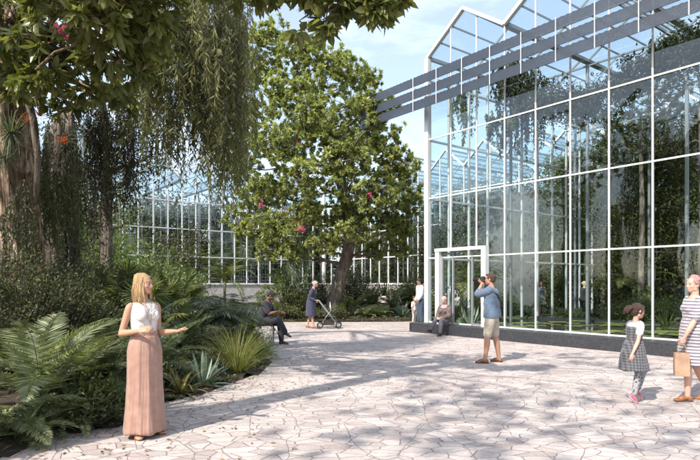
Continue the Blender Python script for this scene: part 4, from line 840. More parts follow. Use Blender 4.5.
def shrubmesh(R, Hh, nc, nl, ll, lw, mat, fine=False, up=.4, base=.15, rosette=False, spread=.12):
    """nc clusters in an ellipsoid on stems; nl leaves per cluster"""
    b = MB(); a = RNG.rand(nc)*6.283; c = RNG.rand(nc)*2-1; r = (RNG.rand(nc)**.45)
    C = np.stack([np.cos(a)*np.sqrt(1-c*c)*r*R, np.sin(a)*np.sqrt(1-c*c)*r*R, (c*r*.5+.5)*Hh*(1-base)+Hh*base], 1); C *= 1+.18*np.sin(a*3+c*4)[:, None]*[1, 1, .4]
    b.tube([(0, 0, -.03), (0, 0, .03), (0, 0, Hh*.12)], [.07, .06, .03], 10, 1)
    root = np.zeros((nc, 3))+RNG.randn(nc, 3)*[.015, .015, 0]+[0, 0, Hh*.05]; mid = C*[.55, .55, .5]; b.sticks(root, mid, .012, .008, 1); b.sticks(mid, C, .008, .004, 1)
    leafcloud(b, C, nl, ll, lw, nrm(C-np.array([0, 0, Hh*.35])), fine, up, spread, rosette)
    return b.mesh('foliage', [M[mat], M['twig']])
def leafcloud(b, C, nl, ll, lw, out, fine=False, up=.3, spread=.12, rosette=False, droop=0., mat=0):
    n = len(C)*nl; base = np.repeat(C, nl, 0); o = np.repeat(out, nl, 0); tone = np.repeat(RNG.rand(len(C)), nl)*.55+RNG.rand(n)*.45
    if rosette:
        th = np.tile(np.arange(nl)*2.4, len(C)); x = nrm(np.cross(o, rv(1)[0])+1e-6); y = np.cross(o, x); k = np.tile(np.linspace(.9, .15, nl), len(C))[:, None]
        D = nrm((x*np.cos(th)[:, None]+y*np.sin(th)[:, None])*k+o*(1.05-k)+rv(n, .15)-np.array([0, 0, droop])); pos = base+D*ll*.12; Nn = o+rv(n, .25)+[0, 0, .3]
    else:
        pos = base+rv(n, spread); D = nrm(o*.5+rv(n, .7)+[0, 0, up-droop]); Nn = rv(n, .5)+[0, 0, 1.]+o*.6
    b.leaves(pos, D, Nn, ll*(.65+.6*RNG.rand(n)), lw*(.7+.5*RNG.rand(n)), fine, mat, tone)
def strands(b, tops, Ls, per, ll, lw, mat=0, sway=.05, rr=.004, stem=1):
    n = len(tops); k = per; top = np.asarray(tops); Ls = np.asarray(Ls)
    off = rv(n, sway)*[1, 1, 0]; B = top+off-np.stack([0*Ls, 0*Ls, Ls], 1); mid = (top+B)/2+rv(n, sway*.5)*[1, 1, 0]
    b.sticks(top, mid, rr, rr*.8, stem); b.sticks(mid, B, rr*.8, rr*.4, stem)
    t = RNG.rand(n, k); q = t[..., None]; pos = np.where(q < .5, top[:, None]*(1-2*q)+mid[:, None]*2*q, mid[:, None]*(2-2*q)+B[:, None]*(2*q-1)).reshape(-1, 3)
    D = rv(n*k, .55)*[1, 1, .4]+[0, 0, -.9]; tone = np.repeat(RNG.rand(n), k)*.5+RNG.rand(n*k)*.5
    b.leaves(pos, D, rv(n*k), ll*(.6+.7*RNG.rand(n*k)), lw, False, mat, tone)
def bez(A, B, up=.3, n=9, wob=.0):
    A = np.asarray(A, float); B = np.asarray(B, float); t = np.linspace(0, 1, n)[:, None]; m = A*.5+B*.5+np.array([0, 0, up*np.linalg.norm(B-A)])
    Q = (1-t)**2*A+2*t*(1-t)*m+t*t*B
    if wob: Q[1:-1] += rv(n-2, wob)
    return Q
def blobpts(blobs, dens):
    """blob = (centre, (rx,ry,rz), n) -> cluster points biased to the shell"""
    out = []; O = []
    for c, r, n in blobs:
        n = int(n*dens); v = nrm(rv(n)); rad = RNG.rand(n)**.4; lump = 1+.34*np.sin(v[:, 0]*5+c[0]*3)*np.cos(v[:, 2]*6+c[2]*2)
        out.append(np.asarray(c)+v*(rad*lump)[:, None]*np.asarray(r)); O.append(v)
    return out, O
def tree(name, label, cat, trunk, blobs, dens, nl, ll, lw, leaf, bark='trunkm', fine=False, up=.1, rosette=True, droop=.2, spread=.15, start=.45, limb_r=.35, group=None, tfn=None, sides=14, twig=.007):
    tp = np.array([t[0] for t in trunk], float); tr = np.array([t[1] for t in trunk]); base = tp[0].copy()
    t = thing(name, label, cat, tuple(base), group)
    k = len(tp); tt = np.linspace(0, k-1, (k-1)*6+1); Q = np.stack([np.interp(tt, np.arange(k), tp[:, i]) for i in range(3)], 1); R = np.interp(tt, np.arange(k), tr)
    for _ in range(6): Q[1:-1] = (Q[:-2]+2*Q[1:-1]+Q[2:])/4
    b = MB(); b.tube(Q-base, R, sides, 0, tfn)
    cr = MB(); pts, outs = blobpts(blobs, dens)
    for (c, r, n), pp, oo in zip(blobs, pts, outs):
        c = np.asarray(c, float); d = np.linalg.norm(Q[int(len(Q)*start):]-c, axis=1)+.6*np.maximum(0, Q[int(len(Q)*start):, 2]-c[2]+.5); j = int(len(Q)*start)+int(np.argmin(d)); A = Q[j]
        lr = max(R[j]*limb_r, .02); lp = bez(A, c, -.06 if c[2] > A[2] else .1, 9, .05); b.tube(lp-base, np.linspace(lr, lr*.35, 9), 7, 0)
        m = max(3, len(pp)//14); hubs = pp[:m]*.55+c*.45
        jh = np.argmin(((hubs[:, None]-lp[None, 3:])**2).sum(2), 1)+3; b.sticks(lp[jh]-base, hubs-base, lr*.33, lr*.18)
        ji = np.argmin(((pp[:, None]-hubs[None])**2).sum(2), 1); b.sticks(hubs[ji]-base, pp-base, lr*.14+twig*.3, twig*.6)
        leafcloud(cr, pp-base, nl, ll, lw, oo, fine, up, spread, rosette, droop)
    b.build('trunk', M[bark], t); cr.build('crown', M[leaf], t)
    return t, base
def put(name, label, cat, me, x, y, z=None, rz=0, s=1., group=None):
    o = bpy.data.objects.new(name, me); COL.objects.link(o); o.location = (x, y, bz(x, y)-.01 if z is None else z); o.rotation_euler.z = rz; o.scale = (s, s, s); return setp(o, label, cat, group)
# ------------------------------------------------------------------ trees
# middle yellow-green tree
def mb(px, py, rx, rz, dy, n): c = P(px, py, 24+dy); return (c, (rx/23.3, rx/23.3*.95, rz/23.3), n)
mid_blobs = [mb(272, 38, 22, 16, 0, 30), mb(305, 52, 30, 20, -.5, 46), mb(262, 70, 26, 22, .6, 36), mb(330, 78, 32, 22, -.8, 52), mb(288, 95, 32, 22, -1.5, 52), mb(365, 78, 18, 14, .4, 22),
    mb(250, 120, 26, 24, 0, 40), mb(320, 122, 34, 24, -2, 60), mb(368, 112, 20, 16, -1, 30), mb(378, 140, 26, 18, -.5, 42), mb(280, 145, 30, 24, -1.8, 54), mb(345, 160, 32, 22, -2.2, 58), mb(395, 170, 26, 22, -.6, 46), mb(240, 165, 22, 24, .5, 30),
    mb(310, 178, 30, 18, -2.4, 44), mb(372, 195, 30, 22, -1.8, 52), mb(408, 200, 17, 16, -.8, 26), mb(262, 192, 24, 20, -.8, 34), mb(398, 228, 18, 12, -.6, 24), mb(345, 216, 26, 14, -1., 32), mb(240, 212, 18, 16, -.2, 18), mb(283, 226, 20, 12, -1.5, 22), mb(268, 248, 12, 14, -1.6, 14), mb(300, 130, 30, 26, 1.8, 40), mb(350, 140, 34, 26, 2.2, 50), mb(280, 190, 30, 20, 2, 30), mb(374, 250, 14, 12, .3, 12), mb(236, 34, 18, 16, .5, 20), mb(240, 60, 18, 20, 1, 24), mb(340, 62, 20, 14, .5, 22), mb(384, 106, 16, 12, -.2, 18), mb(366, 104, 14, 12, -4.2, 16), mb(378, 118, 12, 8, -4.4, 10), mb(318, 244, 20, 9, -1.6, 14), mb(290, 250, 14, 10, -1.2, 12), mb(400, 248, 12, 10, 0, 12), mb(352, 232, 24, 10, -1.8, 22), mb(310, 212, 18, 12, -1.8, 22), mb(330, 238, 16, 10, 1.2, 16), mb(388, 215, 20, 14, .6, 22), mb(250, 228, 16, 12, -1, 16)]
b0 = P(334, 284, 24.4); b0[2] = .1
midtree, mt0 = tree('broadleaf_tree', 'spreading yellow-green tree with pink blooms between the two glass wings', 'tree',
    [(b0+[0, 0, 0], .5), (P(332, 310, 24.4), .36), (P(339, 282, 24.4), .28), (P(351, 245, 24.3), .26), (P(345, 190, 24.2), .24), (P(325, 140, 24), .18), (P(305, 90, 24), .1), (P(290, 55, 24), .05)],
    mid_blobs, 3.1, 30, .17, .08, 'yellow', 'trunkm', False, .1, True, .25, .16, start=.36, limb_r=.26)
def flowerspray(label, p, s, parentname=None, mat='pink', cat='flower'):
    b = MB(); c = np.zeros((7, 3))+rv(7, .16*s)*[1, 1, .6]; leafcloud(b, c, 9, .12*s, .08*s, nrm(rv(7)), False, .2, .05*s, True, 0); b.sticks(np.zeros((7, 3)), c, .012, .006, 1)
    o = b.build('flower_spray', [M[mat], M['stem']]); o.location = p; return o
for px, py, s in [(366, 111, 1.1), (298, 144, .6), (364, 196, 1.0), (263, 204, .7), (300, 229, .85)]:
    o = flowerspray('', P(px, py, 21.6)-mt0, s); o.parent = midtree; 
# epiphytes on the middle tree : grey-green tufts
em = bladeplant(70, .75, .025, 'grey', el=(-.3, 1.4), droop=(.5, 1.4), taper='grass', rad=.03)
for px, py, s, lab in [(350, 108, 1.5, 'grey-green air plant tuft beside the highest pink bloom of the middle tree'), (345, 192, 1.5, 'grey-green air plant tuft low in the crown of the middle tree'), (296, 150, 1.1, 'small grey air plant tuft in the centre of the middle tree')]:
    p = P(px, py, 21.9); put('air_plant', lab, 'air plant', em, *p[:2], p[2], px, s, 'air plants on trees')
b = MB()
for px, w, y0, y1 in [(300, 8, 232, 290), (292, 5, 240, 280), (306, 4, 236, 270)]:
    n = 22; top = np.stack([np.full(n, (px-350)/F*23)+RNG.randn(n)*w/F*12, 23+RNG.randn(n)*.2, np.full(n, H0+(284-y0)/F*23)+RNG.randn(n)*.1], 1); strands(b, top, (y1-y0)/F*23*(.6+.5*RNG.rand(n)), 34, .16, .03, 0, .06)
o = b.build('hanging_fern', [M['pmoss'], M['stem']]); setp(o, 'pale green hanging strands dangling below the middle tree above the navy woman', 'hanging plant')
b = MB(); n = 26; top = np.stack([np.full(n, (270-350)/F*22.6)+RNG.randn(n)*.22, 22.6+RNG.randn(n)*.2, np.full(n, H0+(284-215)/F*22.6)+RNG.randn(n)*.15], 1); strands(b, top, 1.7*(.5+.6*RNG.rand(n)), 40, .13, .05, 0, .1)
o = b.build('hanging_vine', [M['yellow'], M['stem']]); setp(o, 'yellow-green leafy vine trailing from the lower left of the middle tree', 'hanging plant')
# left foreground giant with fluted trunk
def flute(seed, a=.16):
    def f(t, th): return 1+a*np.sin(5*th+seed+t*2.2)+a*.6*np.sin(9*th+seed*2-t*3)+a*.4*np.sin(17*th+t*5)+.16*max(0, .12-t)/.12*(1+.5*np.sin(4*th))
    return f
def lb(px, py, Y, rx, rz, n, ry=None): c = P(px, py, Y); return (c, (rx/F*Y, (ry if ry else rx/F*Y), rz/F*Y), n)
p0 = P(22, 300, 9.2); p0[2] = 0.1
giant, g0 = tree('fluted_tree', 'huge old tree with pale fluted trunk at the left edge of the photo', 'tree',
    [(p0, .36), (P(20, 262, 9.2), .30), (P(13, 190, 9.2), .29), (P(5, 130, 9.2), .29), (P(4, 60, 9.1), .33), (P(25, -10, 9), .27), (P(60, -100, 8.6), .2), (P(120, -190, 8), .12)],
    [lb(95, 20, 6.6, 55, 32, 44), lb(120, 60, 7.2, 34, 26, 26), lb(60, 50, 7.4, 36, 22, 20), lb(150, 10, 6.8, 34, 26, 26), lb(30, -20, 6.4, 60, 30, 26), lb(100, -40, 6, 80, 40, 50), lb(200, -60, 6.8, 90, 45, 46), lb(90, 92, 7.6, 20, 10, 8), lb(40, 78, 7.4, 24, 10, 16), lb(8, 62, 7.6, 26, 18, 20), lb(10, 20, 7.2, 30, 24, 24), lb(150, 45, 7.4, 24, 20, 12), lb(20, 92, 8.2, 20, 8, 8), lb(66, 104, 8.6, 14, 9, 9), lb(118, 96, 8.2, 18, 10, 9)],
    1.5, 11, .18, .07, 'big', 'paleb', True, .1, True, .3, .15, start=.55, limb_r=.22, tfn=flute(.3, .24), sides=64)
# branch arching over the left
# second mossy trunk
q0 = P(60, 290, 11.2); q0[2] = .1
b = MB(); sn = thing('dead_trunk', 'mossy grey broken trunk covered in trailing growth right of the pale fluted tree', 'tree', tuple(q0))
b.tube(np.array([q0, P(58, 240, 11.2), P(60, 180, 11.2), P(63, 140, 11.2), P(66, 112, 11.2)])-q0, [.42, .34, .31, .24, .13], 28, 0, flute(1.7, .12)); b.build('trunk', M['bark'], sn)
b = MB(); n = 520; a = RNG.rand(n)*6.283; hz = RNG.rand(n)*3.4+1.6; r = .36-.05*hz/3; top = np.stack([q0[0]+.02+np.cos(a)*r, q0[1]+np.sin(a)*r, hz-.1], 1)-q0; strands(b, top, .5+RNG.rand(n)*1.1, 26, .085, .02, 0, .06); b.build('trailing_moss', [M['moss'], M['twig']], sn)
# forked slim tree 100-140
r0 = P(108, 300, 13); r0[2] = .1
slim, s0 = tree('slim_tree', 'slim dark-leaved tree with thin forked stems right of the mossy trunk', 'tree',
    [(r0, .16), (P(106, 230, 13), .13), (P(108, 160, 13), .11), (P(104, 110, 13), .08), (P(95, 60, 13), .05)],
    [lb(120, 150, 12.4, 26, 22, 34), lb(85, 165, 13.2, 22, 24, 26), lb(140, 120, 12.8, 22, 22, 24), lb(75, 205, 12.8, 20, 20, 22), lb(105, 195, 12.4, 22, 22, 26), lb(130, 175, 12.8, 16, 26, 20), lb(80, 125, 12.5, 20, 18, 18), lb(150, 155, 13, 14, 18, 12)], 1.15, 18, .10, .038, 'dark', 'trunkm', False, .1, False, .5, .16, start=.3, limb_r=.6)
# willow-like drooping tree
w0 = np.array([-8.2, 12.5, .1])
wil = thing('weeping_tree', 'weeping tree whose long olive leaf curtains hang left of the middle tree', 'tree', tuple(w0))
b = MB(); b.tube(np.array([w0, [-8., 12.4, 3.5], [-7.2, 12, 6.5], [-5.6, 11.3, 8.6], [-4., 10.6, 9.4]])-w0, [.4, .3, .24, .17, .1], 12); cr = MB()
dots = []
for (px, py, Y, w, Ln, cnt) in [(150, -30, 9.2, 26, 1.9, 48), (185, -30, 9.6, 26, 2.2, 60), (205, 5, 10.2, 22, 1.9, 55), (230, -40, 10.4, 18, 3.9, 95), (235, 40, 10.6, 14, 2.5, 55), (226, 100, 10.5, 14, 1.8, 36), (170, 20, 9.4, 30, 1.5, 60), (195, 60, 10, 26, 1.5, 50), (150, 60, 9.6, 20, 1.4, 34), (212, 95, 10.4, 18, 1.4, 34), (172, 100, 10.2, 18, 1.2, 22)]:
    c = P(px, py, Y); n = cnt; top = c+RNG.randn(n, 3)*[w/F*Y*.6, .55, .22]; strands(cr, top-w0, Ln*(.45+.7*RNG.rand(n)), 44, .17, .026, 0, .12, .004)
    src = np.array([-5.6, 11.3, 8.6]) if py > -20 else np.array([-5.6, 11.3, 8.6]); b.tube(bez(src, c, .12, 8, .04)-w0, np.linspace(.06, .015, 8), 6); k = top[::3]; b.sticks(np.repeat(c[None], len(k), 0)-w0, k-w0, .014, .006)
b.build('trunk', M['trunkm'], wil); cr.build('crown', [M['olive'], M['twig']], wil)
# big-leaf tree overhanging from above: visible twig top centre
br = P(300, -70, 7.5)
over, _ = tree('overhanging_tree', 'tree behind the viewer whose broad dark leaves hang into the top centre', 'tree',
    [((-6.4, 1.2, 0.0), .42), ((-6.2, 1.5, 3.), .33), ((-5., 2.6, 6.), .26), ((-3.2, 4.6, 7.2), .18), (tuple(P(285, -55, 6.6)), .07), (tuple(P(318, 6, 6.4)), .03), (tuple(P(352, 6, 6.4)), .018), (tuple(P(385, -2, 6.4)), .01)],
    [lb(338, 4, 6.4, 12, 7, 9), lb(362, -4, 6.4, 16, 7, 12), lb(378, 8, 6.4, 13, 9, 14), lb(325, 22, 6.4, 8, 6, 6), lb(312, -8, 6.4, 16, 6, 10), lb(392, -6, 6.5, 9, 7, 8), lb(270, -10, 6.6, 22, 10, 14), lb(300, 30, 6.6, 5, 4, 2), lb(235, -24, 6.8, 30, 20, 20),
     ((-3.4, .6, 8.2), (2.2, 2.2, 1.), 55), ((-4.6, -1.8, 8.8), (2.2, 2., 1.1), 45), ((-.6, -1.6, 9.2), (2.4, 2., 1.1), 60), ((2.4, -1.4, 9.4), (2.2, 2.2, 1.1), 55), ((-2., -3.8, 9.4), (2.4, 2., 1.1), 45), ((1., 1.6, 9.6), (2., 1.6, .9), 40), ((-1.4, 3.2, 9.6), (1.8, 1.5, .9), 30), ((4.2, .8, 9.8), (1.8, 1.6, .9), 34)],
    1.3, 10, .19, .085, 'big', 'trunkm', True, .1, True, .35, .12, start=.4, limb_r=.16)
# canopy trees off to the left that shade the square
for i, (x, y, h, R, lab) in enumerate([(-13, 3.5, 11, 3.6, 'broad dark tree standing off to the left beyond the fluted trunk'), (-14, -7, 10.5, 3.6, 'leafy tree behind and left of the viewer'), (-15.5, 12, 12, 3.8, 'tall dark tree behind the weeping tree')]):
    bl = []
    for k in range(9): a = k*2.4; rr = R*(.25+.65*((k % 3)/2)); bl.append(((x+math.cos(a)*rr, y+math.sin(a)*rr, h*.75+(k % 4-1.5)*1.1), (R*.5, R*.5, R*.36), 34))
    tree('shade_tree', lab, 'tree', [((x, y, 0), .4), ((x+.2, y, h*.4), .3), ((x, y+.2, h*.7), .18), ((x, y, h*.85), .08)], bl, 1., 14, .26, .11, 'mid' if i == 1 else 'dark', 'bark', False, .1, True, .2, .2, start=.4, limb_r=.5)
# background trees behind the beds and wings
bg = [(-9.5, 20.5, 5.0, 1.9, 'light', .12, 'bushy pale-leaved small tree left of the glass wing above the blonde woman'), (-12.5, 23, 6.6, 2.3, 'mid', .14, 'mid-green small tree behind the slim forked tree'), (-7.6, 24.5, 4.0, 1.5, 'dark', .12, 'dark small tree in front of the corner of the glass wing'), (-18, 27, 10, 3.6, 'dark', .2, 'dark tall tree far behind the mossy trunk'), (-16, 19, 7.5, 2.6, 'dark', .16, 'dark bushy tree directly behind the pale fluted trunk'), (-23, 22, 10, 3.6, 'mid', .2, 'mid-green tall tree at the far left edge')]
for x, y, h, R, mt, lf, lab in bg:
    bl = [((x+math.cos(k*2.4)*R*.5, y+math.sin(k*2.4)*R*.5, h*.35+(k/8)*h*.55), (R*.5, R*.5, R*.42), 26) for k in range(9)]
    tree('bushy_tree', lab, 'tree', [((x, y, 0), .14), ((x+.15, y, h*.4), .11), ((x, y+.1, h*.8), .05)], bl, 1., 22, lf, lf*.42, mt, 'trunkm', False, .2, False, .1, .2, start=.2, limb_r=.6)
# ------------------------------------------------------------------ epiphytes on the left trunks
ball = blades(90, .36, .016, el=(-1.2, 1.4), droop=(-1.6, 2.6), taper='grass', rad=.02).mesh('foliage', [M['grey'], M['stem']])
for px, py, Y, s, lab in [(11, 133, 8.65, 1.3, 'silver air plant ball on the pale fluted trunk'), (88, 141, 10.8, 1.35, 'silver air plant ball right of the mossy broken trunk'), (3, 158, 8.7, .9, 'smaller silver air plant under the ball on the pale trunk')]:
    p = P(px, py, Y); put('air_plant', lab, 'air plant', ball, *p[:2], p[2], px*.1, s, 'air plants on trees')
bro = blades(22, .34, .035, el=(.2, 1.4), droop=(.2, 1.), taper='agave', rad=.02).mesh('foliage', [M['red'], M['stem']])
for px, py, Y, s, lab in [(40, 116, 8.7, .62, 'red bromeliad between the pale trunk and the branch fork'), (74, 113, 10.9, .7, 'orange-red bromeliad on top of the mossy broken trunk'), (28, 122, 8.8, .5, 'small red bromeliad hugging the pale fluted trunk'), (62, 143, 10.8, .55, 'orange bromeliad on the side of the mossy trunk'), (285, 216, 22.5, .9, 'orange bromeliad low in the middle tree'), (297, 222, 22.2, .7, 'small orange bromeliad next to the low pink bloom of the middle tree')]:
    p = P(px, py, Y); put('bromeliad', lab, 'bromeliad', bro, *p[:2], p[2], px*.3, s, 'bromeliads on trees')
o = flowerspray('', P(64, 31, 6.2), .3); o.name = 'orchid'; setp(o, 'bright pink orchid bloom in the canopy at top left', 'orchid')
# hanging moss curtains
for i, (px, py, Y, w, L, n, mt, lab) in enumerate([(46, 175, 9.6, 12, 1.5, 46, 'mid', 'mid-green leafy vine veiling the gap between the two left trunks'), (78, 160, 10.2, 12, 1.9, 40, 'mid', 'mid-green leafy vine right of the mossy trunk'), (22, 215, 8.6, 14, .9, 26, 'dark', 'dark leafy vine over the lower pale trunk'), (98, 120, 10, 10, 2.4, 60, 'dmoss', 'dark hanging vine curtain right of the mossy trunk'), (128, 120, 10.6, 12, 1.9, 44, 'dmoss', 'thin dark vine strands in front of the slim forked tree'), (42, 150, 10, 10, 1.7, 60, 'moss', 'grey moss curtain between the two left trunks'), (160, 118, 11, 12, 1.5, 26, 'dmoss', 'sparse dark vine strands under the weeping tree'), (112, 105, 9.6, 18, .9, 40, 'dmoss', 'short dark vine fringe under the broad-leaved canopy')]):
    b = MB(); top = P(px, py, Y)+RNG.randn(n, 3)*[w/F*Y*.6, .25, .2]; strands(b, top, L*(.4+.7*RNG.rand(n)), 46, .075, .022, 0, .09, .004); o = b.build('hanging_vine', [M[mt], M['twig']]); setp(o, lab, 'hanging plant')
b = MB(); b.tube([P(-40, 60, 8.6), P(0, 75, 8.6), P(26, 92, 8.5), P(34, 122, 8.6), P(38, 160, 8.7), P(36, 205, 8.8)], [.1, .075, .06, .055, .05, .04], 9); o = b.build('liana', M['bark']); setp(o, 'thick brown liana bending down beside the pale fluted trunk', 'liana')
b = MB(); b.tube([P(36, 70, 6.9), P(55, 52, 6.8), P(74, 46, 6.7), P(80, 28, 6.6)], [.018, .016, .014, .008], 6); o = b.build('bare_branch', M['paleb']); setp(o, 'thin pale bare branch under the pink orchid', 'branch')
# ------------------------------------------------------------------ bed plants
MEp = dict(
  treefern=[frondplant(14, 1.45, .27, .032, (.45, 1.42), (.75, 1.5), 46, 'fern', .25, hang=.25, vshape=.15) for _ in range(2)],
  fernflat=[frondplant(9, 1.05, .22, .03, (.1, .8), (.7, 1.2), 40, 'fern', .1, hang=.3, vshape=.1) for _ in range(1)],
  cycad=[frondplant(22, 1.25, .20, .018, (.15, 1.25), (.7, 1.3), 44, 'cycad', .3, vshape=.45) for _ in range(2)],
  philo=[frondplant(16, 1.35, .34, .06, (.5, 1.35), (1.2, 1.9), 20, 'grey', .5, hang=.55, vshape=.1) for _ in range(2)],
  smallfern=[frondplant(16, .75, .14, .026, (.2, 1.2), (.9, 1.5), 30, 'fern', .03) for _ in range(2)],
  palm=[frondplant(12, 1.9, .38, .035, (.3, 1.35), (1.3, 2.0), 40, 'mid', 1.1, hang=.5, rr=.014) for _ in range(2)],
  fan=[fanpalm(13, .7), fanpalm(10, .7, 'mid', .9)],
  agave=[bladeplant(24, .62, .085, 'agave', el=(.1, 1.45), droop=(-.1, .7)), bladeplant(20, .5, .08, 'agave', el=(.1, 1.4), droop=(-.1, .5))],
  strap=[bladeplant(26, .8, .05, 'brown', el=(.15, 1.3), droop=(.9, 1.8), taper='strap')],
  yucca=[bladeplant(46, .62, .045, 'cycad', el=(-.2, 1.5), droop=(-.1, .4), taper='grass', z=.35), bladeplant(40, .7, .05, 'mid', el=(-.2, 1.5), droop=(-.1, .5), taper='grass', z=.6)],
  ygrass=[bladeplant(300, .95, .010, 'grass', el=(.55, 1.5), droop=(.3, 1.5), taper='grass', rad=.09)],
  ggrass=[bladeplant(260, .8, .012, 'grassg', el=(.6, 1.5), droop=(.3, 1.3), taper='grass', rad=.12)],
  darkbush=[shrubmesh(1.0, 1.9, 330, 26, .06, .028, 'dark', spread=.09), shrubmesh(1.1, 1.7, 300, 26, .065, .03, 'dark', spread=.09)],
  lightbush=[shrubmesh(.8, 1.3, 150, 22, .075, .035, 'light', spread=.09)],
  midbush=[shrubmesh(.9, 1.4, 110, 16, .13, .05, 'mid', spread=.09), shrubmesh(.7, 1.0, 90, 16, .11, .05, 'mid', spread=.08)],
  variegated=[shrubmesh(.85, 2.3, 95, 13, .26, .055, 'light', rosette=True, up=.1)],
  lowfill=[shrubmesh(.45, .5, 70, 10, .09, .035, 'mid', spread=.07), shrubmesh(.4, .42, 60, 10, .08, .04, 'dark', spread=.07)],
)
CAT = dict(treefern='fern', fernflat='fern', cycad='cycad', philo='philodendron', smallfern='fern', palm='palm', fan='fan palm', agave='agave', strap='strap plant', yucca='yucca', ygrass='grass clump', ggrass='grass clump', darkbush='shrub', lightbush='shrub', midbush='shrub', variegated='shrub', lowfill='low plant')
NAME = dict(treefern='tree_fern', fernflat='fern', cycad='cycad', philo='philodendron', smallfern='fern', palm='palm', fan='fan_palm', agave='agave', strap='strap_plant', yucca='yucca', ygrass='grass_clump', ggrass='grass_clump', darkbush='dark_shrub', lightbush='pale_shrub', midbush='green_shrub', variegated='variegated_shrub', lowfill='low_plant')
def bedp(kind, px, Y, s, lab, v=0, rz=None, z=None):
    x = (px-350)/F*Y; me = MEp[kind][v % len(MEp[kind])]
    return put(NAME[kind], lab, CAT[kind], me, x, Y, z, RNG.rand()*6.28 if rz is None else rz, s)
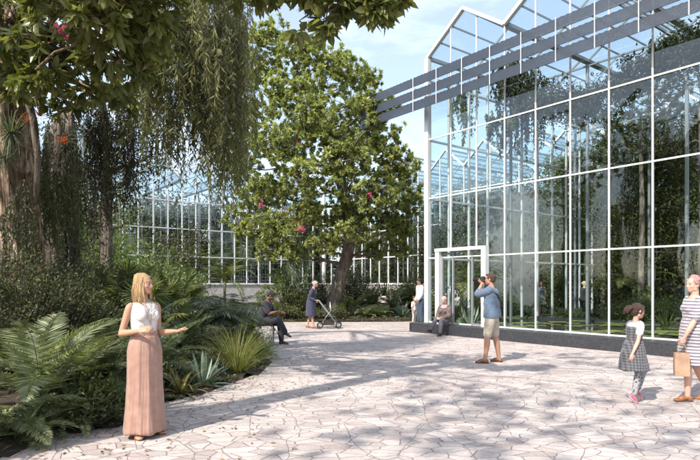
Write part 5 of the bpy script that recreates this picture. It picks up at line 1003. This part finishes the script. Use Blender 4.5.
L_ = [
 ('treefern', 40, 6.0, .95, 'large arching fern with upright fronds at the bottom left corner', 0), ('treefern', 82, 7.2, .72, 'second big fern between the corner fern and the pink skirt', 1), ('fernflat', -8, 5.5, .9, 'low flat fern spilling onto the paving at the left edge', 0), ('smallfern', 72, 6.0, .8, 'small fern at the paving edge under the big ferns', 0), ('smallfern', 118, 6.6, .8, 'small fern brushing the left side of the pink skirt', 1),
 ('treefern', 2, 7.3, .75, 'big fern half cut by the left edge of the photo', 1),
 ('smallfern', 22, 5.45, .8, 'small fern at the paving edge in front of the corner fern', 1), ('smallfern', 48, 5.75, .6, 'smallest fern at the paving edge below the corner fern', 0), ('lowfill', 90, 5.95, .7, 'low dark plant at the paving edge left of the skirt', 1), ('smallfern', 100, 6.1, .6, 'fern tuft at the paving edge just left of the skirt hem', 0),
 ('cycad', 112, 7.6, .85, 'dark cycad directly behind the pink skirt on its left', 0), ('cycad', 160, 8.6, .8, 'dark cycad directly behind the pink skirt on its right', 1), ('cycad', 185, 10.2, .9, 'dark cycad between the blonde woman and the drooping grey-green plants', 0), ('cycad', 92, 9.2, 1.1, 'tall dark cycad behind the second big fern', 1),
 ('strap', 181, 7.75, .75, 'bronze strap-leaved plant at the paving edge right of the pink skirt', 0), ('strap', 162, 8.2, .7, 'olive strap-leaved plant behind the bronze one', 0),
 ('agave', 203, 8.35, .82, 'pale green agave in front of the yellow grass clump', 0), ('agave', 222, 9.3, .5, 'small blue-green agave right of the larger agave', 1), ('agave', 177, 9.0, .6, 'agave hidden behind the bronze strap-leaved plant', 1),
 ('ygrass', 237, 9.5, .95, 'yellow ornamental grass clump in the middle of the left bed edge', 0), ('ygrass', 222, 10.6, .7, 'paler grass clump behind the yellow one', 0), ('ggrass', 257, 10.9, .75, 'green grass clump right of the yellow grass', 0), ('ggrass', 263, 12.0, .42, 'green grass clump nearest the stone seat', 0), ('ggrass', 247, 12.0, .8, 'green grass clump behind the yellow grass clump', 0), ('smallfern', 262, 11.6, .6, 'small fern at the right tip of the left bed', 0), ('smallfern', 243, 10.2, .5, 'small fern tucked under the grass clumps', 1),
 ('philo', 222, 12.2, .95, 'drooping grey-green large-leaved plant above the yellow grass', 0), ('philo', 190, 11.6, .95, 'drooping grey-green plant right of the blonde woman', 1), ('philo', 236, 15.6, .8, 'drooping grey-green plant left of the seated man', 0), ('philo', 202, 14.5, .85, 'drooping grey-green plant in front of the pale plinth', 1), ('philo', 172, 13.5, 1.0, 'grey-green drooping plant just behind the raised hand', 0),
 ('fan', 142, 10.0, .95, 'fan palm directly behind the head of the blonde woman', 0), ('fan', 122, 11.4, 1., 'fan palm left of the head of the blonde woman', 1), ('fan', 168, 12.2, 1., 'fan palm behind the right shoulder of the blonde woman', 0),
 ('yucca', 104, 9.0, 1.1, 'spiky dark yucca left of the blonde woman at shoulder height', 0), ('yucca', 88, 12.5, 1.2, 'spiky yucca behind the dark shrubs', 1), ('palm', 84, 9.8, .62, 'young feather palm with bright arching fronds left of the yucca', 0),
 ('palm', 150, 17, .9, 'feather palm behind the fan palms', 1), ('palm', 225, 33, 1.35, 'feather palm in front of the glass wing left of the middle tree', 0),
 ('darkbush', 12, 7.9, .92, 'dense dark shrub at the left edge under the pale trunk', 0), ('darkbush', 48, 8.3, .9, 'dense dark small-leaved shrub in front of the mossy trunk', 1), ('darkbush', 84, 10.5, .95, 'dense dark shrub behind the young feather palm', 0), ('darkbush', -20, 8.6, 1.05, 'dark shrub mostly beyond the left edge', 1), ('darkbush', 128, 14.5, 1.0, 'dark shrub behind the fan palm left of the blonde woman', 1), ('darkbush', 60, 13, 1.2, 'dark shrub at the foot of the slim forked tree', 0),
 ('lightbush', 112, 13.2, 1.5, 'pale small-leaved shrub left of the blonde head', 0), ('lightbush', 140, 18, 1.9, 'pale small-leaved shrub tall behind the fan palms', 0), ('lightbush', 172, 20, 1.5, 'pale shrub at the left end of the glass wing', 0), ('lightbush', 85, 17, 2.0, 'tall pale shrub behind the slim forked tree', 0),
 ('midbush', 228, 17, .6, 'green shrub in front of the pale plinth left of the seated man', 0), ('midbush', 252, 18.5, .6, 'green shrub right behind the seated man', 1), ('midbush', 192, 19, .85, 'green shrub below the glass wing on the left', 0), ('midbush', 150, 21, 1.3, 'green shrub far back above the white top', 1),
 ('variegated', 286, 24.6, .95, 'tall shrub with pale lance leaves behind the navy woman', 0), ('variegated', 266, 26.5, .5, 'smaller pale lance-leaved shrub beside the tall one', 0), ('midbush', 272, 23.9, .7, 'low green shrub under the lance-leaved shrub', 1), ('midbush', 300, 24.2, .9, 'green shrub left of the middle tree foot', 0), ('darkbush', 318, 26.5, .95, 'dark shrub behind the navy woman and the tree foot', 0), ('darkbush', 352, 27, 1.2, 'dark shrub right of the middle tree trunk', 1), ('midbush', 345, 24.3, .8, 'green shrub in front of the middle tree foot', 1),
 ('treefern', 372, 26.2, 1.15, 'wide light fern in the back bed under the rear plinth', 0), ('treefern', 392, 25.6, 1.0, 'wide light fern left of the small child', 1), ('treefern', 358, 25.6, .8, 'fern between the pale boulder and the wide ferns', 1), ('agave', 402, 24.2, 1.1, 'agave near the flat pale boulder', 0), ('yucca', 384, 27.5, 1.3, 'yucca rising behind the wide ferns', 1), ('midbush', 408, 26.8, 1.0, 'green shrub behind the small child', 0), ('midbush', 423, 26, 1.2, 'green shrub behind the man in jeans', 1), ('smallfern', 380, 24.1, 1.0, 'small fern at the front of the back bed', 0), ('smallfern', 365, 24.0, 1.1, 'small fern beside the pale boulder', 1), ('darkbush', 410, 29.5, .95, 'dark shrub below the rear plinth near the corner', 0),
 ('lowfill', 325, 23.5, 1., 'low green plant by the pushchair', 0), ('lowfill', 310, 23.4, .9, 'low dark plant behind the navy woman', 1), ('lowfill', 292, 23.5, 1., 'low green plant left of the navy woman', 0), ('lowfill', 340, 23.4, 1., 'low dark plant right of the pushchair', 1), ('lowfill', 284, 23.4, 1.1, 'low dark plant at the left end of the back bed', 1),
 ('lowfill', 148, 7.9, .9, 'low green plant hidden behind the pink skirt', 0), ('lowfill', 212, 9.4, .8, 'low dark plant between agave and yellow grass', 1), ('lowfill', 60, 6.6, .9, 'low dark plant under the corner fern', 1), ('lowfill', 252, 13.2, .7, 'low green plant left of the stone seat', 0), ('lowfill', 96, 6.35, .8, 'low green plant at the edge left of the skirt hem', 0),
]
for k_, px, Y, s, lab, v in L_: bedp(k_, px, Y, s, lab, v)
# ground cover
b = MB(); n = 26000; X = RNG.rand(n)*20-14; Yp = RNG.rand(n)*34+3; keep = []
for i in range(n):
    if inpoly(X[i], Yp[i], BED) and Yp[i] < 38: keep.append(i)
X, Yp = X[keep], Yp[keep]; Z = np.array([bz(x, y) for x, y in zip(X, Yp)]); n = len(X)
pos = np.repeat(np.stack([X, Yp, Z], 1), 6, 0)+RNG.randn(n*6, 3)*[.06, .06, .02]; b.leaves(pos, RNG.randn(n*6, 3)*[1, 1, .3]+[0, 0, .5], RNG.randn(n*6, 3)*.4+[0, 0, 1], .07+RNG.rand(n*6)*.05, .035, False)
o = b.build('ground_cover', M['dark']); setp(o, kind='stuff')
# a few dry leaves blown onto the paving
b = MB(); pts = []
while len(pts) < 420:
    i = RNG.randint(2, 15); t = RNG.rand(); x = EDGE[i][0]*(1-t)+EDGE[i+1][0]*t+abs(RNG.randn())*1.1; y = EDGE[i][1]*(1-t)+EDGE[i+1][1]*t+RNG.randn()*.3
    if not inpoly(x, y, BED) and y > 3: pts.append((x, y, .006+RNG.rand()*.006))
n = len(pts); b.leaves(np.array(pts), RNG.randn(n, 3)*[1, 1, .08], RNG.randn(n, 3)*.25+[0, 0, 1], .03+RNG.rand(n)*.045, .02+RNG.rand(n)*.01, False); M['dry'] = mat_leaf('dry_fallen_leaf', (.10, .06, .03), (.22, .15, .07), .1, .7, (.3, .26, .1))
o = b.build('fallen_leaves', M['dry']); setp(o, kind='stuff')
# ------------------------------------------------------------------ inside the tall glasshouse
def inside(kind, px, n, s, lab, v=0, z=.02):
    u = (px-350)/F; Y = n/(UN[0]*u+UN[1]); return put(NAME[kind], lab, CAT[kind], MEp[kind][v % len(MEp[kind])], u*Y, Y, z, RNG.rand()*6.28, s)
ins = [('cycad', 455, 15.0, .9, 'cycad just inside the glass doorway'), ('agave', 447, 14.2, 1.3, 'spiky agave behind the kerb beside the seated woman'), ('agave', 470, 13.9, 1.3, 'spiky agave behind the kerb in front of the doorway'), ('smallfern', 460, 13.75, 1., 'small fern behind the kerb at the doorway'), ('treefern', 510, 19.0, .62, 'fern by the pond behind the bag of the photographer'), ('treefern', 527, 19.4, .6, 'fern by the pond left of the woman in blue-grey'), ('treefern', 562, 19.3, .55, 'fern by the pond right of the woman in blue-grey'), ('treefern', 574, 19.2, .55, 'fern by the pond left of the walking blonde woman'), ('yucca', 602, 19.0, .7, 'spiky plant by the pond in front of the walking blonde woman'), ('yucca', 665, 14.0, .75, 'dark spiky plant behind the kerb between girl and striped woman'), ('midbush', 640, 19.6, .8, 'green shrub by the pond behind the girl'), ('lightbush', 662, 19.6, .8, 'pale shrub by the pond near the right edge'), ('midbush', 618, 19.8, .6, 'low green shrub across the pond right of the walking blonde woman'), ('palm', 462, 17.5, 1.3, 'feather palm inside the doorway'), ('palm', 450, 21, 1.6, 'taller feather palm behind the doorway palm'), ('palm', 634, 22.5, 1.2, 'feather palm in front of the grey panel'), ('midbush', 487, 18.2, .9, 'green shrub inside behind the photographer'), ('midbush', 437, 16.5, 1.1, 'green shrub in the glasshouse corner'), ('treefern', 690, 19.3, .7, 'fern by the pond at the right edge'), ('midbush', 700, 20, 1.2, 'green shrub at the right edge inside'), ('agave', 490, 19.0, 1.1, 'agave across the pond behind the photographer'), ('midbush', 508, 23.5, 1.0, 'green shrub in front of the tall grey panel')]
for i, (k_, px, n, s, lab) in enumerate(ins): inside(k_, px, n, s, lab, i)
# vertical green climbers + trees placed inside, some imitating reflected foliage
for i, (px, n, h, w, mt, lab) in enumerate([(566, 24.2, 7.6, 1.15, 'mid', 'tall leafy climber column inside between the two grey panels'), (598, 24.8, 6.0, .6, 'mid', 'narrow climber column beside the walking blonde woman'), (655, 24.2, 8.6, 1.4, 'mid', 'tallest leafy climber column inside right of the grey panel'), (685, 24.6, 8.2, 1.1, 'mid', 'leafy climber column inside at the right edge of the photo'), (552, 26, 6.6, .6, 'dark', 'dark climber column behind the woman in blue-grey'), (622, 23.4, 7.8, 1.2, 'mid', 'tall leafy tree inside above the girl')]):
    u = (px-350)/F; Y = n/(UN[0]*u+UN[1]); x = u*Y; t = thing('climber_column', lab, 'climbing plant', (x, Y, 0), 'climber columns inside the glasshouse')
    b = MB(); b.tube([(0, 0, 0), (.05, 0, h*.5), (0, 0, h*.95)], [.09, .07, .03], 8); cr = MB(); nc = int(260*w*h/6)
    zc = RNG.rand(nc)**.8*h; low = np.where(zc < h*.5, .8, 1.25); C = np.stack([RNG.randn(nc)*w*.55*low, RNG.randn(nc)*w*.42*low, zc], 1); b.sticks(C*[0, 0, .97], C, .015, .006)
    leafcloud(cr, C, 26, .17, .06, nrm(rv(nc)), False, 0, .2, False, .3)
    tp = np.stack([RNG.randn(36)*w*.5, RNG.randn(36)*w*.5, h*(.5+.5*RNG.rand(36))], 1); strands(cr, tp, h*(.2+.35*RNG.rand(36)), 40, .11, .03, 0, .05)
    b.build('trunk', M['trunkm'], t); cr.build('crown', [M[mt], M['twig']], t)
for i, (px, py, n, R, mt, lab) in enumerate([(640, 118, 21.5, 2.3, 'mid', 'high round-crowned tree added inside for reflected trees at the right'), (700, 105, 21, 2.4, 'dark', 'dark tree added inside for reflected trees at the upper right edge'), (603, 165, 24, 2.0, 'mid', 'round-crowned tree added inside for reflected trees in the middle of the facade'), (475, 215, 24, 1.5, 'dark', 'dark tree inside behind the doorway')]):
    u = (px-350)/F; Y = n/(UN[0]*u+UN[1]); x = u*Y; zc = H0+(CY-py)/F*Y
    bl = [((x+math.cos(k*2.4)*R*.6, Y+math.sin(k*2.4)*R*.6, zc+(k % 3-1)*R*.35), (R*.55, R*.55, R*.45), 26) for k in range(7)]
    tree('indoor_reflected_tree', lab, 'tree', [((x, Y, 0), .13), ((x+.1, Y, zc*.5), .1), ((x, Y, zc), .05)], bl, 1., 20, .19, .08, mt, 'trunkm', False, .1, True, .3, .2, start=.6, limb_r=.6)  # middle and right crowns are added to stand in for trees mirrored in the glass
for px, y0, y1, n, w_, cnt, mt, lab in [(462, 92, 132, 16, 5, 26, 'mid', 'small hanging plant just inside the first gable'), (512, 62, 120, 17, 9, 60, 'dark', 'dark hanging plant inside between the first two gables'), (530, 80, 150, 18, 9, 60, 'dark', 'long dark hanging plant inside under the second gable'), (500, 118, 150, 16.5, 6, 24, 'mid', 'short hanging plant inside above the photographer')]:
    u = (px-350)/F; Y = n/(UN[0]*u+UN[1]); b = MB(); s_ = Y/F; top = P(px, y0, Y)+RNG.randn(cnt, 3)*[w_*s_, .25, .18]; strands(b, top, (y1-y0)*s_*(.35+.75*RNG.rand(cnt)), 60, .14, .055, 0, .09); o = b.build('hanging_plant', [M[mt], M['twig']]); setp(o, lab, 'hanging plant')
b = MB(); n = 1500; mm = 10.2-RNG.rand(n)*18; C = NM(0, 0)+np.outer(14.9+RNG.randn(n)*.16, UN)+np.outer(mm, UM)+np.outer(6.95+.28*np.sin(mm*1.3)+RNG.randn(n)*.24, UZ); leafcloud(b, C, 26, .13, .055, nrm(rv(n)), False, .1, .12); b.beam(NM(14.9, 10.4, 6.95), NM(14.9, -9, 6.95), .07, .07, UZ, 1)  # leaf band and beam added to imitate tree tops reflected in the facade
o = b.build('reflected_tree_band', [M['dark'], M['twig']]); setp(o, 'long leafy band added just inside the facade in place of reflected trees', 'climbing plant')
# leafy mass behind and inside, seen through the glass
for i, (px, n, h, R, mt, lab) in enumerate([(440, 22.5, 5.6, 1.5, 'dark', 'dark bushy tree inside near the corner post'), (468, 24.5, 5.9, 1.7, 'mid', 'leafy bushy tree inside behind the doorway palms'), (500, 29.5, 6.2, 1.8, 'dark', 'dark bushy tree in the rear wing behind the tall grey panel'), (430, 31, 6.0, 2.0, 'dark', 'dark bushy tree in the rear wing behind the corner post'), (700, 23.5, 8.8, 1.9, 'dark', 'dark bushy tree inside at the right edge of the photo'), (735, 22, 7, 1.9, 'mid', 'bushy tree inside beyond the right edge')]):
    u = (px-350)/F; y = n/(UN[0]*u+UN[1]); x = u*y
    bl = [((x+math.cos(k*2.4)*R*.5, y+math.sin(k*2.4)*R*.5, h*.22+(k/8)*h*.65), (R*.5, R*.5, R*.42), 34) for k in range(9)]
    tree('bushy_tree', lab, 'tree', [((x, y, 0), .14), ((x+.15, y, h*.4), .11), ((x, y+.1, h*.8), .05)], bl, 1., 20, .17, .07, mt, 'trunkm', False, .2, False, .1, .2, start=.2, limb_r=.6)
wood = []
for v in range(3):
    R = 3.2; bl = [((math.cos(k*2.4+v)*R*.5, math.sin(k*2.4+v)*R*.5, 1.6+(k/10)*6.8), (R*.5, R*.5, R*.42), 40) for k in range(11)]
    t_, _ = tree('wood_tree', 'dense dark tree in the wood behind the glasshouses', 'tree', [((0, 0, 0), .2), ((.15, 0, 4), .15), ((0, .1, 8), .06)], bl, 1., 18, .34, .16, 'dark', 'trunkm', False, .2, False, .1, .3, start=.2, limb_r=.6, group='trees of the wood behind the glasshouses', twig=.012); wood.append(t_)
spots = [(NM(37.5+(i % 2)*3.0, 6+i*2.2), 1.) for i in range(20)]+[(NM(1+i*2.7, 50.5+(i % 2)*3), .95) for i in range(14)]
for i, (p, s_) in enumerate(spots):
    s_ *= .85+.3*RNG.rand()
    if i < 3: wood[i].location = p; wood[i].rotation_euler.z = i; wood[i].scale = (s_,)*3
    else: copytree(wood[i % 3], tuple(p), i*1.3, s_)
# planting inside the wings
for i, (a, d, kind, s, W_, lab) in enumerate([(20, 3, 'palm', 2.2, AW, 'palm inside the rear wing near the corner post'), (17, 2.5, 'midbush', 2.2, AW, 'shrub inside the rear wing'), (14, 4, 'palm', 2.4, AW, 'palm inside the rear wing further left'), (12, 3, 'darkbush', 2.0, AW, 'dark shrub inside the rear wing'), (23, 3, 'darkbush', 2.4, AW, 'dark shrub inside the rear wing near the tall glasshouse'), (6, 3.5, 'palm', 2.4, BW, 'palm inside the left wing beside the middle tree'), (9, 4, 'palm', 2.2, BW, 'palm inside the left wing in the middle'), (12, 3.5, 'midbush', 2.4, BW, 'shrub inside the left wing'), (15, 4, 'palm', 2.6, BW, 'palm inside the left wing near its far left')]):
    org = AW if W_ is AW else BW; o_ = (wingA if W_ is AW else wingB).location; p = W_(a, d, 0)+np.array(o_); put(NAME[kind], lab, CAT[kind], MEp[kind][i % len(MEp[kind])], p[0], p[1], .0, i, s)
# ramp rails behind the left wing glass
b = MB()
for z, dz in ((2.1, .35), (2.8, .45), (1.85, -.1)):
    A_ = BW(3, 2.5, z)+np.array(wingB.location); B_ = BW(20, 2.5, z+dz)+np.array(wingB.location); b.beam(A_, B_, .07, .07)
for i in range(18):
    A_ = BW(3+i, 2.5, 0)+np.array(wingB.location); b.beam(A_, A_+UZ*(2.8+.45*i/17), .035, .035, UN)
o = b.build('handrail', M['wgrey']); setp(o, 'grey handrail of a ramp behind the glass of the left wing', 'handrail')
# lily pads
def padmesh():
    b = MB(); n = 18; th = np.linspace(.25, 2*math.pi-.05, n); b.add(np.concatenate([[[0, 0, .004]], np.stack([np.cos(th), np.sin(th), .003+.03*(np.sin(th*3)>.7)], 1)]), [(0, i, i+1) for i in range(1, n)], 0, RNG.rand(), True); return b.mesh('lily_pad', M['pad'])
pm = [padmesh() for _ in range(4)]
for i in range(300):
    n = 13.7+RNG.rand()*4.2; m = 11.8-RNG.rand()*13.5; 
    if math.sin(m*1.7+n)+RNG.rand()*.9 < .3: continue
    p = NM(n, m); o = put('lily_pad', 'round floating lily pad on the indoor pond behind the kerb', 'lily pad', pm[i % 4], p[0], p[1], .253+.0002*i, RNG.rand()*6, .13+RNG.rand()*.2, 'lily pads on the indoor pond')
# ------------------------------------------------------------------ camera, light, sky
cam = bpy.data.cameras.new('camera'); co = bpy.data.objects.new('camera', cam); COL.objects.link(co); co.location = (0, 0, H0); co.rotation_euler = (math.pi/2, 0, 0)
cam.sensor_width = 36; cam.lens = 36*F/700; cam.shift_y = (CY-230)/700; cam.clip_end = 1500; cam.clip_start = .05; sc.camera = co
S = nrm(np.array([-.52, -.66, .80])); el = math.asin(S[2])
sd = bpy.data.lights.new('sun', 'SUN'); sd.energy = 3.8; sd.angle = math.radians(.7); sd.color = (1, .93, .84); so = bpy.data.objects.new('sun', sd); COL.objects.link(so); so.rotation_euler = Vector(S).to_track_quat('Z', 'Y').to_euler(); so.location = (0, 0, 30)
w = bpy.data.worlds.new('World'); sc.world = w; w.use_nodes = True; nt = w.node_tree; nt.nodes.clear(); N = nt.nodes.new
sk = N('ShaderNodeTexSky'); sk.sky_type = 'NISHITA'; sk.sun_disc = False; sk.sun_elevation = el; sk.sun_rotation = math.atan2(S[0], S[1]); sk.air_density = 1.0; sk.dust_density = 1.6; sk.ozone_density = 1.
tc = N('ShaderNodeTexCoord'); mp = N('ShaderNodeMapping'); mp.inputs['Scale'].default_value = (1.6, 1.6, 4.); mp.inputs['Rotation'].default_value = (.2, .5, .3); lk(nt, tc.outputs['Generated'], mp.inputs[0])
cn = N('ShaderNodeTexNoise'); cn.inputs['Scale'].default_value = 3.2; cn.inputs['Detail'].default_value = 8; cn.inputs['Roughness'].default_value = .6; cn.inputs['Distortion'].default_value = .5; lk(nt, mp.outputs[0], cn.inputs[0])
cf = ramp(nt, cn.outputs[0], [(.5, (0.2, .2, .2)), (.85, (.6, .6, .6))]); cm_ = N('ShaderNodeMix'); cm_.data_type = 'RGBA'; lk(nt, cf, cm_.inputs[0]); lk(nt, sk.outputs[0], cm_.inputs[6]); cm_.inputs[7].default_value = (7.2, 7.6, 8.2, 1)
bgn = N('ShaderNodeBackground'); bgn.inputs[1].default_value = .15; lk(nt, cm_.outputs[2], bgn.inputs[0]); ow = N('ShaderNodeOutputWorld'); lk(nt, bgn.outputs[0], ow.inputs[0])
sc.view_settings.view_transform = 'Standard'; sc.view_settings.look = 'None'; sc.view_settings.exposure = .85; sc.view_settings.gamma = 1; sc.view_settings.use_curve_mapping = False
sc.cycles.max_bounces = 9; sc.cycles.transparent_max_bounces = 24; sc.cycles.transmission_bounces = 4; sc.cycles.glossy_bounces = 3; sc.cycles.diffuse_bounces = 4; sc.cycles.use_denoising = True; sc.cycles.caustics_reflective = False; sc.cycles.caustics_refractive = False; sc.cycles.use_adaptive_sampling = True; sc.cycles.adaptive_threshold = .02
